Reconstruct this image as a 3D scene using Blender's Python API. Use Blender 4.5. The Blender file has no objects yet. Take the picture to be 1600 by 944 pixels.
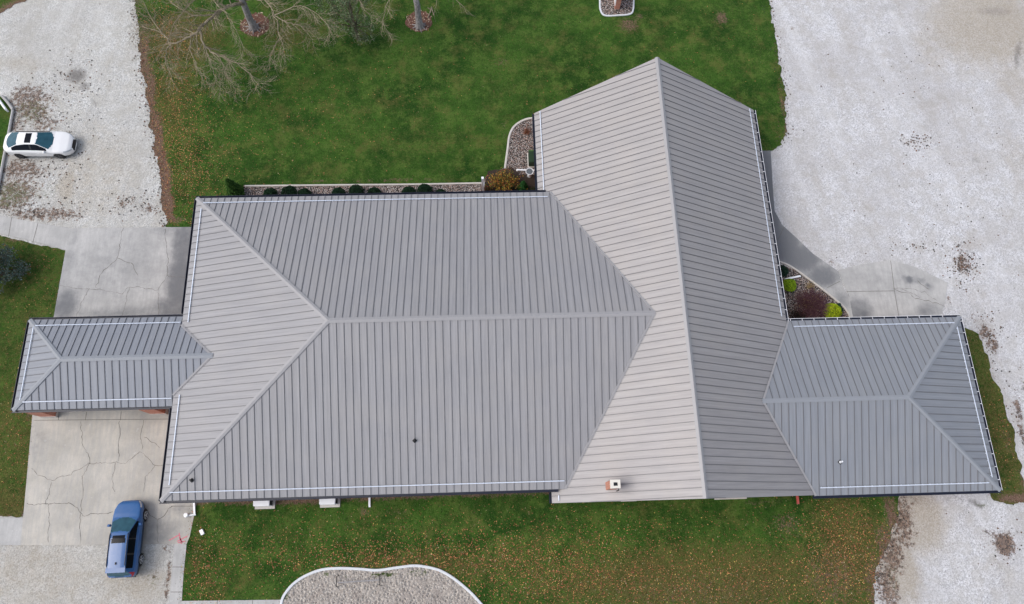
import bpy, bmesh, math, random
import numpy as np
from mathutils import Vector, Matrix, noise as mn
from mathutils.geometry import delaunay_2d_cdt
random.seed(7); rng = np.random.default_rng(7)
S = bpy.context.scene; C = S.collection; rad = math.radians

# ------------------------------------------------------------ camera, light, exposure
CAMZ = 47.8; K = 44.7; EZ = CAMZ - K                # K metres from camera down to the main eave
F = 1110.0
def rotm(rx, ry, rz):
    return (Matrix.Rotation(rz, 3, 'Z') @ Matrix.Rotation(ry, 3, 'Y') @ Matrix.Rotation(rx, 3, 'X'))
RM = rotm(0.315667, -0.020283, -0.03009)
cam = bpy.data.objects.new('camera', bpy.data.cameras.new('camera')); C.objects.link(cam)
cam.matrix_world = Matrix.Translation((0, 0, CAMZ)) @ RM.to_4x4()
cam.data.sensor_width = 36; cam.data.lens = F / 1600 * 36
cam.data.clip_start = 0.5; cam.data.clip_end = 3000
S.camera = cam
SUN_EL, SUN_AZ = 52.0, 264.0                         # azimuth clockwise from north (+y): from the west
w = bpy.data.worlds.new('World'); S.world = w; w.use_nodes = True
nt = w.node_tree; bg = nt.nodes['Background']
sky = nt.nodes.new('ShaderNodeTexSky'); sky.sky_type = 'NISHITA'; sky.sun_disc = False
sky.sun_elevation = rad(SUN_EL); sky.sun_rotation = rad(SUN_AZ); sky.dust_density = 3.0; sky.air_density = 1.0
hs = nt.nodes.new('ShaderNodeHueSaturation'); hs.inputs['Saturation'].default_value = 0.62
nt.links.new(sky.outputs[0], hs.inputs['Color']); nt.links.new(hs.outputs[0], bg.inputs[0]); bg.inputs[1].default_value = 0.15
sl = bpy.data.lights.new('sun', 'SUN'); sl.energy = 0.9; sl.angle = rad(34); sl.color = (1, 0.965, 0.92)
so = bpy.data.objects.new('sun', sl); C.objects.link(so)
sd = Vector((math.sin(rad(SUN_AZ)) * math.cos(rad(SUN_EL)), math.cos(rad(SUN_AZ)) * math.cos(rad(SUN_EL)), math.sin(rad(SUN_EL))))
so.rotation_euler = sd.to_track_quat('Z', 'Y').to_euler()
S.view_settings.view_transform = 'Standard'; S.view_settings.look = 'None'
S.view_settings.exposure = 0.52; S.view_settings.gamma = 1; S.view_settings.use_curve_mapping = False
S.render.resolution_x = 1024; S.render.resolution_y = 604

# ------------------------------------------------------------ helpers
def G(px, py, z=0.0):
    """the point of height z that the photograph shows at (px, py) of 1600x944"""
    r = RM @ Vector(((px - 800) / F, (472 - py) / F, -1.0))
    t = (z - CAMZ) / r.z
    return Vector((r.x * t, r.y * t, z))
def lerp(a, b, t): return a + (b - a) * t
def link(o, parent=None):
    C.objects.link(o)
    if parent: o.parent = parent
    return o
def obj(name, bm, mats, parent=None, smooth=False):
    me = bpy.data.meshes.new(name)
    if isinstance(bm, bmesh.types.BMesh):
        bm.normal_update(); bm.to_mesh(me); bm.free()
    else: me = bm; me.name = name
    for m in (mats if isinstance(mats, (list, tuple)) else [mats]): me.materials.append(m)
    if smooth: me.polygons.foreach_set('use_smooth', [True] * len(me.polygons))
    o = bpy.data.objects.new(name, me); return link(o, parent)
def tag(o, label=None, cat=None, group=None, kind=None):
    if label: o['label'] = label
    if cat: o['category'] = cat
    if group: o['group'] = group
    if kind: o['kind'] = kind
    return o
def empty(name, loc, label, cat, group=None, rz=0.0):
    o = bpy.data.objects.new(name, None); C.objects.link(o); o.location = loc; o.rotation_euler.z = rz
    o.empty_display_size = .3
    return tag(o, label, cat, group)
def dup(root, loc, label, rz=None, sc=None):
    r = root.copy(); C.objects.link(r); r.location = loc; r['label'] = label
    if rz is not None: r.rotation_euler.z = rz
    if sc: r.scale = sc
    for ch in list(root.children):
        c = ch.copy(); C.objects.link(c); c.parent = r
        for g in ch.children:
            d = g.copy(); C.objects.link(d); d.parent = c
    return r
def quad(bm, pts, mi=0):
    f = bm.faces.new([bm.verts.new(p) for p in pts]); f.material_index = mi; return f
def box(bm, x0, x1, y0, y1, z0, z1, mi=0, M=None):
    P = [Vector((x, y, z)) for z in (z0, z1) for x, y in ((x0, y0), (x1, y0), (x1, y1), (x0, y1))]
    if M: P = [M @ p for p in P]
    v = [bm.verts.new(p) for p in P]
    for q in ((3, 2, 1, 0), (4, 5, 6, 7), (0, 1, 5, 4), (1, 2, 6, 5), (2, 3, 7, 6), (3, 0, 4, 7)):
        f = bm.faces.new([v[i] for i in q]); f.material_index = mi
def slab(bm, pts, th, mi=0, mside=None):
    """polygon pts (counter-clockwise seen from above) given thickness th downwards"""
    n = len(pts); a = [bm.verts.new(p) for p in pts]; b = [bm.verts.new(Vector(p) - Vector((0, 0, th))) for p in pts]
    f = bm.faces.new(a); f.material_index = mi
    f = bm.faces.new(b[::-1]); f.material_index = mi if mside is None else mside
    for i in range(n):
        f = bm.faces.new((a[i], b[i], b[(i + 1) % n], a[(i + 1) % n])); f.material_index = mi if mside is None else mside
def tube(bm, pts, rs, n=6, mi=0, cap=True):
    pts = [Vector(p) for p in pts]
    if not hasattr(rs, '__len__'): rs = [rs] * len(pts)
    rings = []; ref = Vector((0.3, 0.2, 1)).normalized()
    for i, p in enumerate(pts):
        d = (pts[min(i + 1, len(pts) - 1)] - pts[max(i - 1, 0)])
        d = d.normalized() if d.length > 1e-9 else Vector((0, 0, 1))
        a = d.cross(ref)
        if a.length < .05: a = d.cross(Vector((1, 0, 0)))
        a.normalize(); b = d.cross(a)
        rings.append([bm.verts.new(p + (a * math.cos(t) + b * math.sin(t)) * rs[i]) for t in [2 * math.pi * k / n for k in range(n)]])
    for r0, r1 in zip(rings, rings[1:]):
        for k in range(n):
            f = bm.faces.new((r0[k], r0[(k + 1) % n], r1[(k + 1) % n], r1[k])); f.material_index = mi
    if cap and n > 2:
        bm.faces.new(rings[0][::-1]).material_index = mi; bm.faces.new(rings[-1]).material_index = mi
def disc_lathe(bm, prof, n=24, M=None, mi=0):
    """profile of (r, z) turned about z"""
    rings = []
    for r, z in prof:
        ring = []
        for k in range(n):
            p = Vector((r * math.cos(2 * math.pi * k / n), r * math.sin(2 * math.pi * k / n), z))
            ring.append(bm.verts.new(M @ p if M else p))
        rings.append(ring)
    for r0, r1 in zip(rings, rings[1:]):
        for k in range(n):
            bm.faces.new((r0[k], r0[(k + 1) % n], r1[(k + 1) % n], r1[k])).material_index = mi
    bm.faces.new(rings[0][::-1]).material_index = mi; bm.faces.new(rings[-1]).material_index = mi

# ---- materials
class MT:
    def __init__(s, name, rough=.8, metal=0., spec=.3):
        s.m = bpy.data.materials.new(name); s.m.use_nodes = True; s.nt = s.m.node_tree
        s.b = s.nt.nodes['Principled BSDF']; s.b.inputs['Roughness'].default_value = rough
        s.b.inputs['Metallic'].default_value = metal; s.b.inputs['Specular IOR Level'].default_value = spec
        s.pos = s.nt.nodes.new('ShaderNodeNewGeometry').outputs['Position']
    def n(s, t, **k):
        o = s.nt.nodes.new(t)
        for a, v in k.items(): setattr(o, a, v)
        return o
    def put(s, sock, v):
        if isinstance(v, bpy.types.NodeSocket): s.nt.links.new(v, sock)
        else:
            if hasattr(v, '__len__') and len(v) == 3 and len(sock.default_value) == 4: v = (*v, 1)
            sock.default_value = v
    def noise(s, scale, detail=4, rough=.55, vec=None, dist=0., color=False):
        o = s.n('ShaderNodeTexNoise'); s.put(o.inputs['Vector'], vec or s.pos)
        o.inputs['Scale'].default_value = scale; o.inputs['Detail'].default_value = detail
        o.inputs['Roughness'].default_value = rough; o.inputs['Distortion'].default_value = dist
        return o.outputs['Color' if color else 'Fac']
    def voro(s, scale, out='Color', vec=None, feat='F1'):
        o = s.n('ShaderNodeTexVoronoi', feature=feat); s.put(o.inputs['Vector'], vec or s.pos)
        o.inputs['Scale'].default_value = scale; return o.outputs[out]
    def math(s, op, a, b=0., c=0., clamp=False):
        o = s.n('ShaderNodeMath', operation=op, use_clamp=clamp)
        s.put(o.inputs[0], a); s.put(o.inputs[1], b); s.put(o.inputs[2], c); return o.outputs[0]
    def ramp(s, f, a, b, lo=0., hi=1.):
        o = s.n('ShaderNodeMapRange', interpolation_type='SMOOTHSTEP')
        for i, v in enumerate((f, a, b, lo, hi)): s.put(o.inputs[i], v)
        return o.outputs[0]
    def mix(s, f, a, b, mode='MIX'):
        o = s.n('ShaderNodeMix', data_type='RGBA', blend_type=mode)
        s.put(o.inputs[0], f); s.put(o.inputs[6], a); s.put(o.inputs[7], b); return o.outputs[2]
    def attr(s, name): return s.n('ShaderNodeAttribute', attribute_name=name).outputs['Fac']
    def acol(s, name): return s.n('ShaderNodeAttribute', attribute_name=name).outputs['Color']
    def scaled(s, v, sc):
        o = s.n('ShaderNodeMapping'); s.put(o.inputs['Vector'], v); o.inputs['Scale'].default_value = sc; return o.outputs[0]
    def bump(s, h, st=.5, d=.02):
        o = s.n('ShaderNodeBump'); s.put(o.inputs['Height'], h); o.inputs['Strength'].default_value = st
        o.inputs['Distance'].default_value = d; s.nt.links.new(o.outputs[0], s.b.inputs['Normal'])
    def col(s, c): s.put(s.b.inputs['Base Color'], c); return s.m
def plain(name, c, rough=.6, metal=0., spec=.4, var=.12, sc=3.):
    t = MT(name, rough, metal, spec)
    n_ = t.noise(sc, 5)
    return t.col(t.mix(n_, [x * (1 - var) for x in c], [x * (1 + var) for x in c]))

def m_grass():
    t = MT('lawn_grass', .95, spec=.1)
    big = t.noise(.22, 4, .6); mid = t.noise(.8, 7, .75); m2 = t.noise(4.5, 5, .75); fine = t.noise(15, 4, .85)
    st = t.noise(22, 3, .8, vec=t.scaled(t.pos, (1.0, .35, 1)))
    c = t.mix(t.ramp(big, .36, .64), (.018, .066, .008), (.052, .130, .018))
    c = t.mix(t.ramp(mid, .46, .62, 0, .85), c, (.095, .165, .030)); c = t.mix(t.ramp(mid, .46, .34, 0, .6), c, (.016, .050, .007))
    c = t.mix(t.ramp(m2, .5, .36, 0, .55), c, (.018, .048, .008))
    c = t.mix(t.math('MULTIPLY', t.ramp(fine, .52, .72), .8), c, (.165, .185, .065))
    c = t.mix(t.math('MULTIPLY', t.ramp(st, .47, .30), .85), c, (.007, .020, .004))
    yl = t.ramp(t.math('ADD', t.noise(.55, 6, .75), t.math('MULTIPLY', t.noise(6, 4, .8), .3)), .64, .80)
    c = t.mix(t.math('MULTIPLY', yl, .42), c, (.16, .145, .045))
    dry = t.ramp(t.math('ADD', t.attr('dry'), t.math('MULTIPLY', t.math('SUBTRACT', t.noise(3.5, 6, .8), .5), 1.9)), .28, .85)
    c = t.mix(t.math('MULTIPLY', dry, .8), c, t.mix(t.ramp(fine, .35, .65), (.060, .055, .014), (.21, .165, .060)))
    so_ = t.ramp(t.math('ADD', t.attr('soil'), t.math('MULTIPLY', t.math('SUBTRACT', t.noise(6, 6, .85), .5), 1.7)), .36, .66)
    sc = t.mix(t.ramp(t.noise(22, 4, .85), .38, .62), (.085, .045, .032), (.30, .20, .145))
    c = t.mix(so_, c, sc)
    t.bump(t.math('ADD', fine, t.math('ADD', st, m2)), 1.0, .08)
    return t.col(c)
def m_gravel(name='gravel', tint=(1, 1, 1), ang=0.):
    T = lambda c_: tuple(a_ * b_ for a_, b_ in zip(c_, tint))
    t = MT(name, .95, spec=.15)
    v = t.voro(13); v2 = t.voro(26); fine = t.noise(30, 3, .9)
    big = t.noise(.16, 5, .6); md = t.noise(.9, 6, .7)
    bw = t.n('ShaderNodeRGBToBW'); t.put(bw.inputs[0], v); bw2 = t.n('ShaderNodeRGBToBW'); t.put(bw2.inputs[0], v2)
    s_ = t.math('ADD', t.math('MULTIPLY', bw.outputs[0], .5), t.math('MULTIPLY', bw2.outputs[0], .5))
    c = t.mix(t.ramp(s_, .2, .75), T((.37, .37, .378)), T((.74, .74, .76)))
    c = t.mix(t.math('MULTIPLY', t.ramp(fine, .56, .70), .55), c, (.22, .21, .21))
    c = t.mix(t.ramp(md, .4, .62, .0, .5), c, T((.46, .44, .41)))
    c = t.mix(t.ramp(big, .38, .64, .0, .42), c, T((.42, .405, .40)))
    mp = t.n('ShaderNodeMapping'); t.put(mp.inputs['Vector'], t.pos); mp.inputs['Rotation'].default_value = (0, 0, ang); trk = t.noise(.55, 5, .65, vec=t.scaled(mp.outputs[0], (1.0, .13, 1)), dist=.6)
    c = t.mix(t.ramp(trk, .46, .76, 0, .42), c, T((.40, .37, .34))); c = t.mix(t.ramp(trk, .50, .26, 0, .30), c, T((.74, .74, .75)))
    wn = t.noise(.33, 7, .75); c = t.mix(t.ramp(wn, .54, .66, 0, .35), c, T((.36, .32, .275)))
    tn = t.ramp(t.math('ADD', t.attr('tan'), t.math('MULTIPLY', t.math('SUBTRACT', t.noise(1.4, 6, .7), .5), .9)), .15, .95)
    c = t.mix(t.math('MULTIPLY', tn, .75), c, t.mix(s_, (.27, .235, .18), (.50, .44, .36)))
    sn = t.ramp(t.math('ADD', t.attr('stain_shade'), t.math('MULTIPLY', t.math('SUBTRACT', t.noise(5, 6, .8), .5), .9)), .25, 1.0)
    c = t.mix(t.math('MULTIPLY', sn, .75), c, (.12, .11, .105))
    so_ = t.ramp(t.math('ADD', t.attr('soil'), t.math('MULTIPLY', t.math('SUBTRACT', t.noise(3.0, 7, .85), .5), 2.3)), .42, .62)
    lf = t.voro(11); bl = t.n('ShaderNodeRGBToBW'); t.put(bl.inputs[0], lf)
    sc = t.mix(t.ramp(bl.outputs[0], .2, .8), (.062, .042, .034), (.22, .145, .105))
    c = t.mix(t.math('MULTIPLY', so_, .9), c, sc)
    mo = t.ramp(t.math('ADD', t.attr('moss'), t.math('MULTIPLY', t.math('SUBTRACT', t.noise(4.2, 6, .8), .5), 1.8)), .42, .7)
    c = t.mix(t.math('MULTIPLY', mo, .7), c, (.10, .115, .045))
    sp = t.voro(2.1, 'Distance', feat='F1'); spn = t.ramp(t.noise(.35, 3), .5, .72)
    dots = t.math('MULTIPLY', t.ramp(t.math('ADD', sp, t.math('MULTIPLY', t.noise(20, 3), .12)), .125, .09), spn)
    c = t.mix(t.math('MULTIPLY', dots, .8), c, (.09, .07, .06))
    t.bump(t.math('ADD', s_, fine), .9, .03)
    return t.col(c)
def m_concrete(name='concrete', tint=(1, 1, 1)):
    T = lambda c_: tuple(a_ * b_ for a_, b_ in zip(c_, tint))
    t = MT(name, .9, spec=.2)
    big = t.noise(.5, 6, .65); f = t.noise(14, 5, .75)
    br = t.noise(2.2, 5, .6, vec=t.scaled(t.pos, (2.6, .35, 1)))
    c = t.mix(t.ramp(big, .3, .7), T((.37, .365, .355)), T((.50, .49, .475)))
    c = t.mix(t.ramp(br, .35, .7, 0, .5), c, (.34, .335, .325))
    c = t.mix(t.ramp(f, .45, .75, 0, .35), c, (.28, .27, .255))
    c = t.mix(t.ramp(t.noise(3.2, 4), .66, .74, 0, .4), c, (.6, .59, .57))
    sn = t.ramp(t.math('ADD', t.attr('stain_shade'), t.math('MULTIPLY', t.math('SUBTRACT', t.noise(1.6, 6, .75), .5), .7)), .05, .85)
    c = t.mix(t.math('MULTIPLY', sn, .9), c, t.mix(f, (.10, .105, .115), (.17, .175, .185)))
    t.bump(f, .2, .01)
    return t.col(c)
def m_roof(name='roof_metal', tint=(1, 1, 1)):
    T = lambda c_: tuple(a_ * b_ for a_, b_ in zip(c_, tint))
    t = MT(name, .5, metal=0.0, spec=.45)
    uv = t.n('ShaderNodeUVMap').outputs[0]          # u: metres along the eave, v: metres up the slope
    a = t.noise(1.0, 4, .6, vec=t.scaled(uv, (7, .35, 1))); b = t.noise(.5, 4)
    pn = t.n('ShaderNodeTexWhiteNoise', noise_dimensions='1D')
    sx = t.n('ShaderNodeSeparateXYZ'); t.put(sx.inputs[0], uv)
    t.put(pn.inputs['W'], t.math('FLOOR', t.math('DIVIDE', sx.outputs[0], .457)))
    c = t.mix(t.ramp(a, .3, .7), T((.244, .241, .250)), T((.296, .292, .302)))
    c = t.mix(pn.outputs[0], c, t.mix(.35, c, T((.24, .235, .24))))
    sk = t.noise(1.0, 5, .7, vec=t.scaled(uv, (3.2, .12, 1))); c = t.mix(t.ramp(sk, .52, .75, 0, .35), c, T((.35, .34, .335)))
    dk = t.noise(2.4, 6, .8, vec=t.scaled(uv, (1, .5, 1))); c = t.mix(t.ramp(dk, .56, .8, 0, .35), c, T((.17, .166, .165)))
    c = t.mix(t.ramp(b, .4, .7, 0, .3), c, T((.31, .295, .285)))
    fr = t.math('FRACT', t.math('DIVIDE', sx.outputs[0], .457))
    rib = t.math('ADD', t.ramp(t.math('ABSOLUTE', t.math('SUBTRACT', fr, .34)), .045, .0), t.ramp(t.math('ABSOLUTE', t.math('SUBTRACT', fr, .67)), .045, .0))
    c = t.mix(t.math('MULTIPLY', rib, .10), c, (.22, .22, .24))
    t.bump(rib, .35, .012)
    return t.col(c)
def m_brick(name, a, b, mortar):
    t = MT(name, .9, spec=.1)
    sx = t.n('ShaderNodeSeparateXYZ'); t.put(sx.inputs[0], t.pos)
    cb = t.n('ShaderNodeCombineXYZ'); t.put(cb.inputs[0], t.math('ADD', sx.outputs[0], sx.outputs[1])); t.put(cb.inputs[1], sx.outputs[2])
    bk = t.n('ShaderNodeTexBrick'); t.put(bk.inputs['Vector'], cb.outputs[0])
    for k, v in (('Color1', a), ('Color2', b), ('Mortar', mortar)): t.put(bk.inputs[k], v)
    bk.inputs['Scale'].default_value = 1; bk.inputs['Brick Width'].default_value = .22; bk.inputs['Row Height'].default_value = .075
    bk.inputs['Mortar Size'].default_value = .008
    return t.col(bk.outputs['Color'])
def m_rock():
    t = MT('river_rock', .8, spec=.3)
    v = t.voro(13); f = t.voro(13, 'Distance'); bw = t.n('ShaderNodeSeparateColor'); t.put(bw.inputs[0], v)
    c = t.mix(bw.outputs[0], (.16, .12, .11), (.50, .46, .43))
    c = t.mix(t.ramp(bw.outputs[1], .6, .8, 0, .7), c, (.30, .17, .12))
    c = t.mix(t.ramp(f, .35, .6), c, (.03, .025, .022))
    t.bump(f, -1.0, .05)
    return t.col(c)
def m_mulch():
    t = MT('red_mulch', .95, spec=.1)
    v = t.noise(18, 4, .8, vec=t.scaled(t.pos, (1, 1.8, 1)), dist=1.5)
    c = t.mix(t.ramp(v, .35, .65), (.06, .028, .022), (.23, .12, .09))
    c = t.mix(t.ramp(t.noise(25, 3, .8), .62, .7), c, (.42, .33, .25))
    t.bump(v, 1, .04); return t.col(c)
def m_sand():
    t = MT('play_sand', .95, spec=.1)
    v = t.voro(5.5, 'Distance', vec=t.pos); n1 = t.noise(7, 5, .7, dist=1.2); n2 = t.noise(.7, 4)
    h = t.math('ADD', t.ramp(v, .1, .7), n1)
    c = t.mix(t.ramp(n1, .3, .7), (.27, .235, .205), (.46, .42, .38))
    c = t.mix(t.ramp(v, .26, .08, 0, .85), c, (.12, .10, .085)); c = t.mix(t.math('MULTIPLY', t.ramp(v, .30, .40), t.ramp(v, .52, .42)), c, (.52, .48, .43))
    c = t.mix(t.ramp(n2, .5, .7, 0, .4), c, (.25, .21, .19))
    mo = t.ramp(t.math('ADD', t.attr('moss'), t.math('MULTIPLY', t.math('SUBTRACT', t.noise(5, 6, .8), .5), 1.3)), .5, .7)
    c = t.mix(mo, c, (.07, .10, .03))
    t.bump(h, 1, .08); return t.col(c)
def m_tint(name, rough=.8, spec=.2, trans=0.):
    t = MT(name, rough, spec=spec)
    return t.col(t.acol('tint'))
def m_bark(name, a, b):
    t = MT(name, .95, spec=.1)
    n_ = t.noise(9, 5, .7, vec=t.scaled(t.pos, (1, 1, .4)))
    t.bump(n_, .8, .03); return t.col(t.mix(t.ramp(n_, .3, .7), a, b))
def m_paint(name, c, rough=.22):
    t = MT(name, rough, spec=.25); t.b.inputs['Coat Weight'].default_value = .5; t.b.inputs['Coat Roughness'].default_value = .06
    d = t.noise(2.5, 4); return t.col(t.mix(t.math('MULTIPLY', d, .12), c, (.35, .33, .3)))
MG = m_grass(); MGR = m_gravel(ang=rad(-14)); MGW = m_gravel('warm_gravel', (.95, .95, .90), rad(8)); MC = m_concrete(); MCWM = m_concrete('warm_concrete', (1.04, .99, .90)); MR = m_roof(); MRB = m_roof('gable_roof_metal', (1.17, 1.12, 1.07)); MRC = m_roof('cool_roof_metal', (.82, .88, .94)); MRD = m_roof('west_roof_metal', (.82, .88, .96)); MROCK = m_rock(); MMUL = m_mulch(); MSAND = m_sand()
MCAP = plain('cap_flashing', (.290, .284, .290), .45, spec=.45, var=.06)
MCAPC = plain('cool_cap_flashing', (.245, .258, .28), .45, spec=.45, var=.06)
MSEAM = plain('shaded_seam_metal', (.135, .135, .145), .5, spec=.4, var=.05)  # darker than the panels: shading of the raised ribs put into their colour
MNAVY = plain('dark_gutter_metal', (.010, .014, .032), .4, spec=.5)
MWHITE = plain('white_metal', (.80, .81, .83), .35, spec=.5, var=.04)
MGUARD = plain('guard_metal', (.60, .65, .74), .35, spec=.5, var=.08)
MBRICK = m_brick('orange_brick', (.42, .13, .075), (.55, .20, .12), (.45, .40, .36))
MSOFF = plain('soffit', (.55, .54, .52), .7)
MSTONE = plain('edging_concrete', (.50, .47, .43), .9, var=.25, sc=6)
MCURB = plain('white_curb', (.58, .60, .62), .6, var=.12, sc=5)
MCRACK = plain('crack_joint', (.15, .14, .125), 1, var=.4, sc=6)
MLEAF = m_tint('leaf'); MBLACK = plain('black_plastic', (.012, .012, .014), .45)
MGLASS = plain('window_glass', (.015, .02, .025), .08, spec=.7)

# ---- region meshes with vertex attributes
def pip(P, poly):
    x, y = P[:, 0], P[:, 1]; ins = np.zeros(len(P), bool); n = len(poly)
    for i in range(n):
        x0, y0 = poly[i]; x1, y1 = poly[(i + 1) % n]
        c = ((y0 > y) != (y1 > y)) & (x < (x1 - x0) * (y - y0) / ((y1 - y0) if y1 != y0 else 1e-9) + x0)
        ins ^= c
    return ins
def resample(pts, step, closed=True):
    out = []; n = len(pts)
    for i in range(n if closed else n - 1):
        a, b = Vector(pts[i]), Vector(pts[(i + 1) % n]); k = max(1, int((b - a).length / step))
        out += [a.lerp(b, j / k) for j in range(k)]
    if not closed: out.append(Vector(pts[-1]))
    return out
def smoothline(pts, n=8, closed=False):
    P = [Vector(p) for p in pts]; m = len(P); out = []
    for i in range(m if closed else m - 1):
        g = lambda k: P[k % m] if closed else P[min(max(k, 0), m - 1)]
        a, b, c, d = g(i - 1), g(i), g(i + 1), g(i + 2)
        for j in range(n):
            t = j / n; out.append(.5 * ((2 * b) + (c - a) * t + (2 * a - 5 * b + 4 * c - d) * t * t + (3 * b - a - 3 * c + d) * t ** 3))
    if not closed: out.append(P[-1])
    return out
def edge_dist(P, poly):
    d = np.full(len(P), 1e9); n = len(poly)
    for i in range(n):
        a = np.array(poly[i]); b = np.array(poly[(i + 1) % n]); ab = b - a; L = ab @ ab + 1e-12
        t = np.clip(((P - a) @ ab) / L, 0, 1)
        d = np.minimum(d, np.hypot(*(P - a - t[:, None] * ab).T))
    return d
def blobs(P, lst):
    """lst of (px, py, rx, ry, value[, degrees]) soft spots placed where the photograph has them"""
    r = np.zeros(len(P))
    for b in lst:
        c = G(b[0], b[1]); rx, ry = b[2] / 23., b[3] / 23.; a = rad(b[5]) if len(b) > 5 else 0
        dx, dy = P[:, 0] - c.x, P[:, 1] - c.y
        u = (dx * math.cos(a) + dy * math.sin(a)) / rx; v = (-dx * math.sin(a) + dy * math.cos(a)) / ry
        r = np.maximum(r, b[4] * np.exp(-.5 * (u * u + v * v) ** 1.5)) if b[4] > 0 else r + b[4] * np.exp(-.5 * (u * u + v * v))
    return r
def region(name, px, z, mat, step=.5, rag=0., attrs={}, z0=None, bound=.25, world=False, bumpy=0., smooth=False):
    pts = [Vector((p[0], p[1])) if world else G(*p).to_2d() for p in px]
    if smooth: pts = [p.to_2d() for p in smoothline([(*p, 0) for p in pts], 8, True)]
    o = resample(pts, bound)
    if rag:
        o2 = []
        for p in o:
            q = Vector((p.x, p.y, 3.3)); nx = mn.fractal(q * .9, .7, 2.1, 5); ny = mn.fractal(q * .9 + Vector((31, 7, 0)), .7, 2.1, 5)
            o2.append(Vector((p.x + nx * rag, p.y + ny * rag)))
        o = o2
    A = np.array([tuple(p) for p in o])
    gx = np.arange(A[:, 0].min(), A[:, 0].max(), step); gy = np.arange(A[:, 1].min(), A[:, 1].max(), step)
    g = np.array(np.meshgrid(gx, gy)).reshape(2, -1).T + rng.uniform(-.2, .2, (len(gx) * len(gy), 2)) * step
    g = g[pip(g, A)]; g = g[edge_dist(g, A) > bound * .5] if len(g) else g
    allp = [Vector(p) for p in A] + [Vector(p) for p in g]
    n = len(A)
    v, e, f, *_ = delaunay_2d_cdt(allp, [(i, (i + 1) % n) for i in range(n)], [list(range(n))], 1, 1e-5)
    V = np.array([tuple(p) for p in v])
    me = bpy.data.meshes.new(name)
    zz = [z + (mn.noise(Vector((p[0], p[1], 0)) * 1.5) * bumpy if bumpy else 0) for p in V]
    me.from_pydata([(p[0], p[1], q) for p, q in zip(V, zz)], [], [list(q) for q in f]); me.update()
    if len(me.polygons) and me.polygons[0].normal.z < 0: me.flip_normals()
    for k, fn in attrs.items():
        at = me.attributes.new(k, 'FLOAT', 'POINT'); at.data.foreach_set('value', np.asarray(fn(V, A), np.float32))
    return tag(obj(name, me, mat), kind='structure')
def ribbon(bm, pts, wd, z, mi=0, jag=0.):
    pts = [Vector((p[0], p[1])) for p in pts]; prev = None
    for i, p in enumerate(pts):
        d = pts[min(i + 1, len(pts) - 1)] - pts[max(i - 1, 0)]; d = d.normalized() if d.length else Vector((1, 0))
        nrm = Vector((-d.y, d.x)); w_ = wd * (1 + (random.uniform(-jag, jag) if jag else 0)) * .5
        j = random.uniform(-jag, jag) * .04 if jag else 0
        a = bm.verts.new((*(p + nrm * (w_ + j)), z)); b = bm.verts.new((*(p - nrm * (w_ - j)), z))
        if prev: bm.faces.new((prev[0], prev[1], b, a)).material_index = mi
        prev = (a, b)
def wiggle(a, b, amp=.12, step=.25, seed=0):
    P = resample([a, b], step, False)
    return [Vector((p.x + amp * mn.fractal(Vector((p.x * .8, p.y * .8, seed)), .6, 2.2, 5), p.y + amp * mn.fractal(Vector((p.x * .8, p.y * .8, seed + 9)), .6, 2.2, 5))) for p in P]

# ------------------------------------------------------------ the setting: ground, gravel, lawns, concrete
zero = lambda V, A: np.zeros(len(V))
def base():
    bm = bmesh.new(); n = 40; L = 700
    xs = [(-1 + 2 * i / n) for i in range(n + 1)]; xs = [math.copysign(abs(x) ** 2, x) * L for x in xs]
    g = [[bm.verts.new((x, y, -.04)) for x in xs] for y in xs]
    for i in range(n):
        for j in range(n): bm.faces.new((g[i][j], g[i][j + 1], g[i + 1][j + 1], g[i + 1][j]))
    tag(obj('ground', bm, MG), kind='structure')
base()
gw_soil = [(45, 160, 42, 40, .62), (70, 195, 30, 22, .55), (25, 300, 45, 40, .60), (70, 335, 70, 14, .62), (35, 268, 50, 14, .6), (38, 150, 30, 26, .62), (55, 175, 34, 22, .62), (78, 160, 20, 28, .45), (30, 262, 34, 20, .62), (20, 300, 30, 26, .6), (10, 322, 40, 12, .62), (70, 338, 45, 9, .6),
           (60, 280, 26, 20, .42), (190, 318, 14, 9, .58), (232, 326, 16, 9, .58), (115, 338, 16, 9, .55), (205, 312, 20, 8, .45), (20, 200, 18, 40, .6), (262, 908, 5, 50, .6),
           (217, 868, 14, 7, .5), (263, 855, 10, 5, .7), (10, 852, 10, 3, .5), (240, 900, 8, 16, .5), (85, 210, 12, 6, .5), (95, 230, 12, 8, .45)]
region('gravel_drive', [(-420, -330), (300, -330), (330, 360), (330, 1250), (-420, 1250)], 0, MGW, step=.4, bound=.6, attrs={
    'soil': lambda V, A: blobs(V, gw_soil), 'tan': lambda V, A: blobs(V, [(150, 270, 70, 90, .55), (105, 290, 14, 30, .9), (20, 100, 60, 22, .5), (60, 900, 120, 60, .65), (200, 910, 60, 40, .7)]),
    'moss': lambda V, A: blobs(V, [(50, 175, 34, 30, .55), (15, 305, 40, 30, .6), (70, 300, 30, 26, .45), (216, 872, 14, 10, .6), (240, 905, 10, 18, .5), (60, 130, 10, 6, .4)]),
    'stain_shade': lambda V, A: blobs(V, [(120, 118, 17, 15, .95), (132, 135, 12, 9, .8), (150, 165, 26, 3, .65, -55), (110, 45, 60, 14, .35, 35), (60, 60, 70, 12, .3, 35), (150, 230, 18, 50, .25), (205, 120, 12, 40, .25)])})
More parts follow.
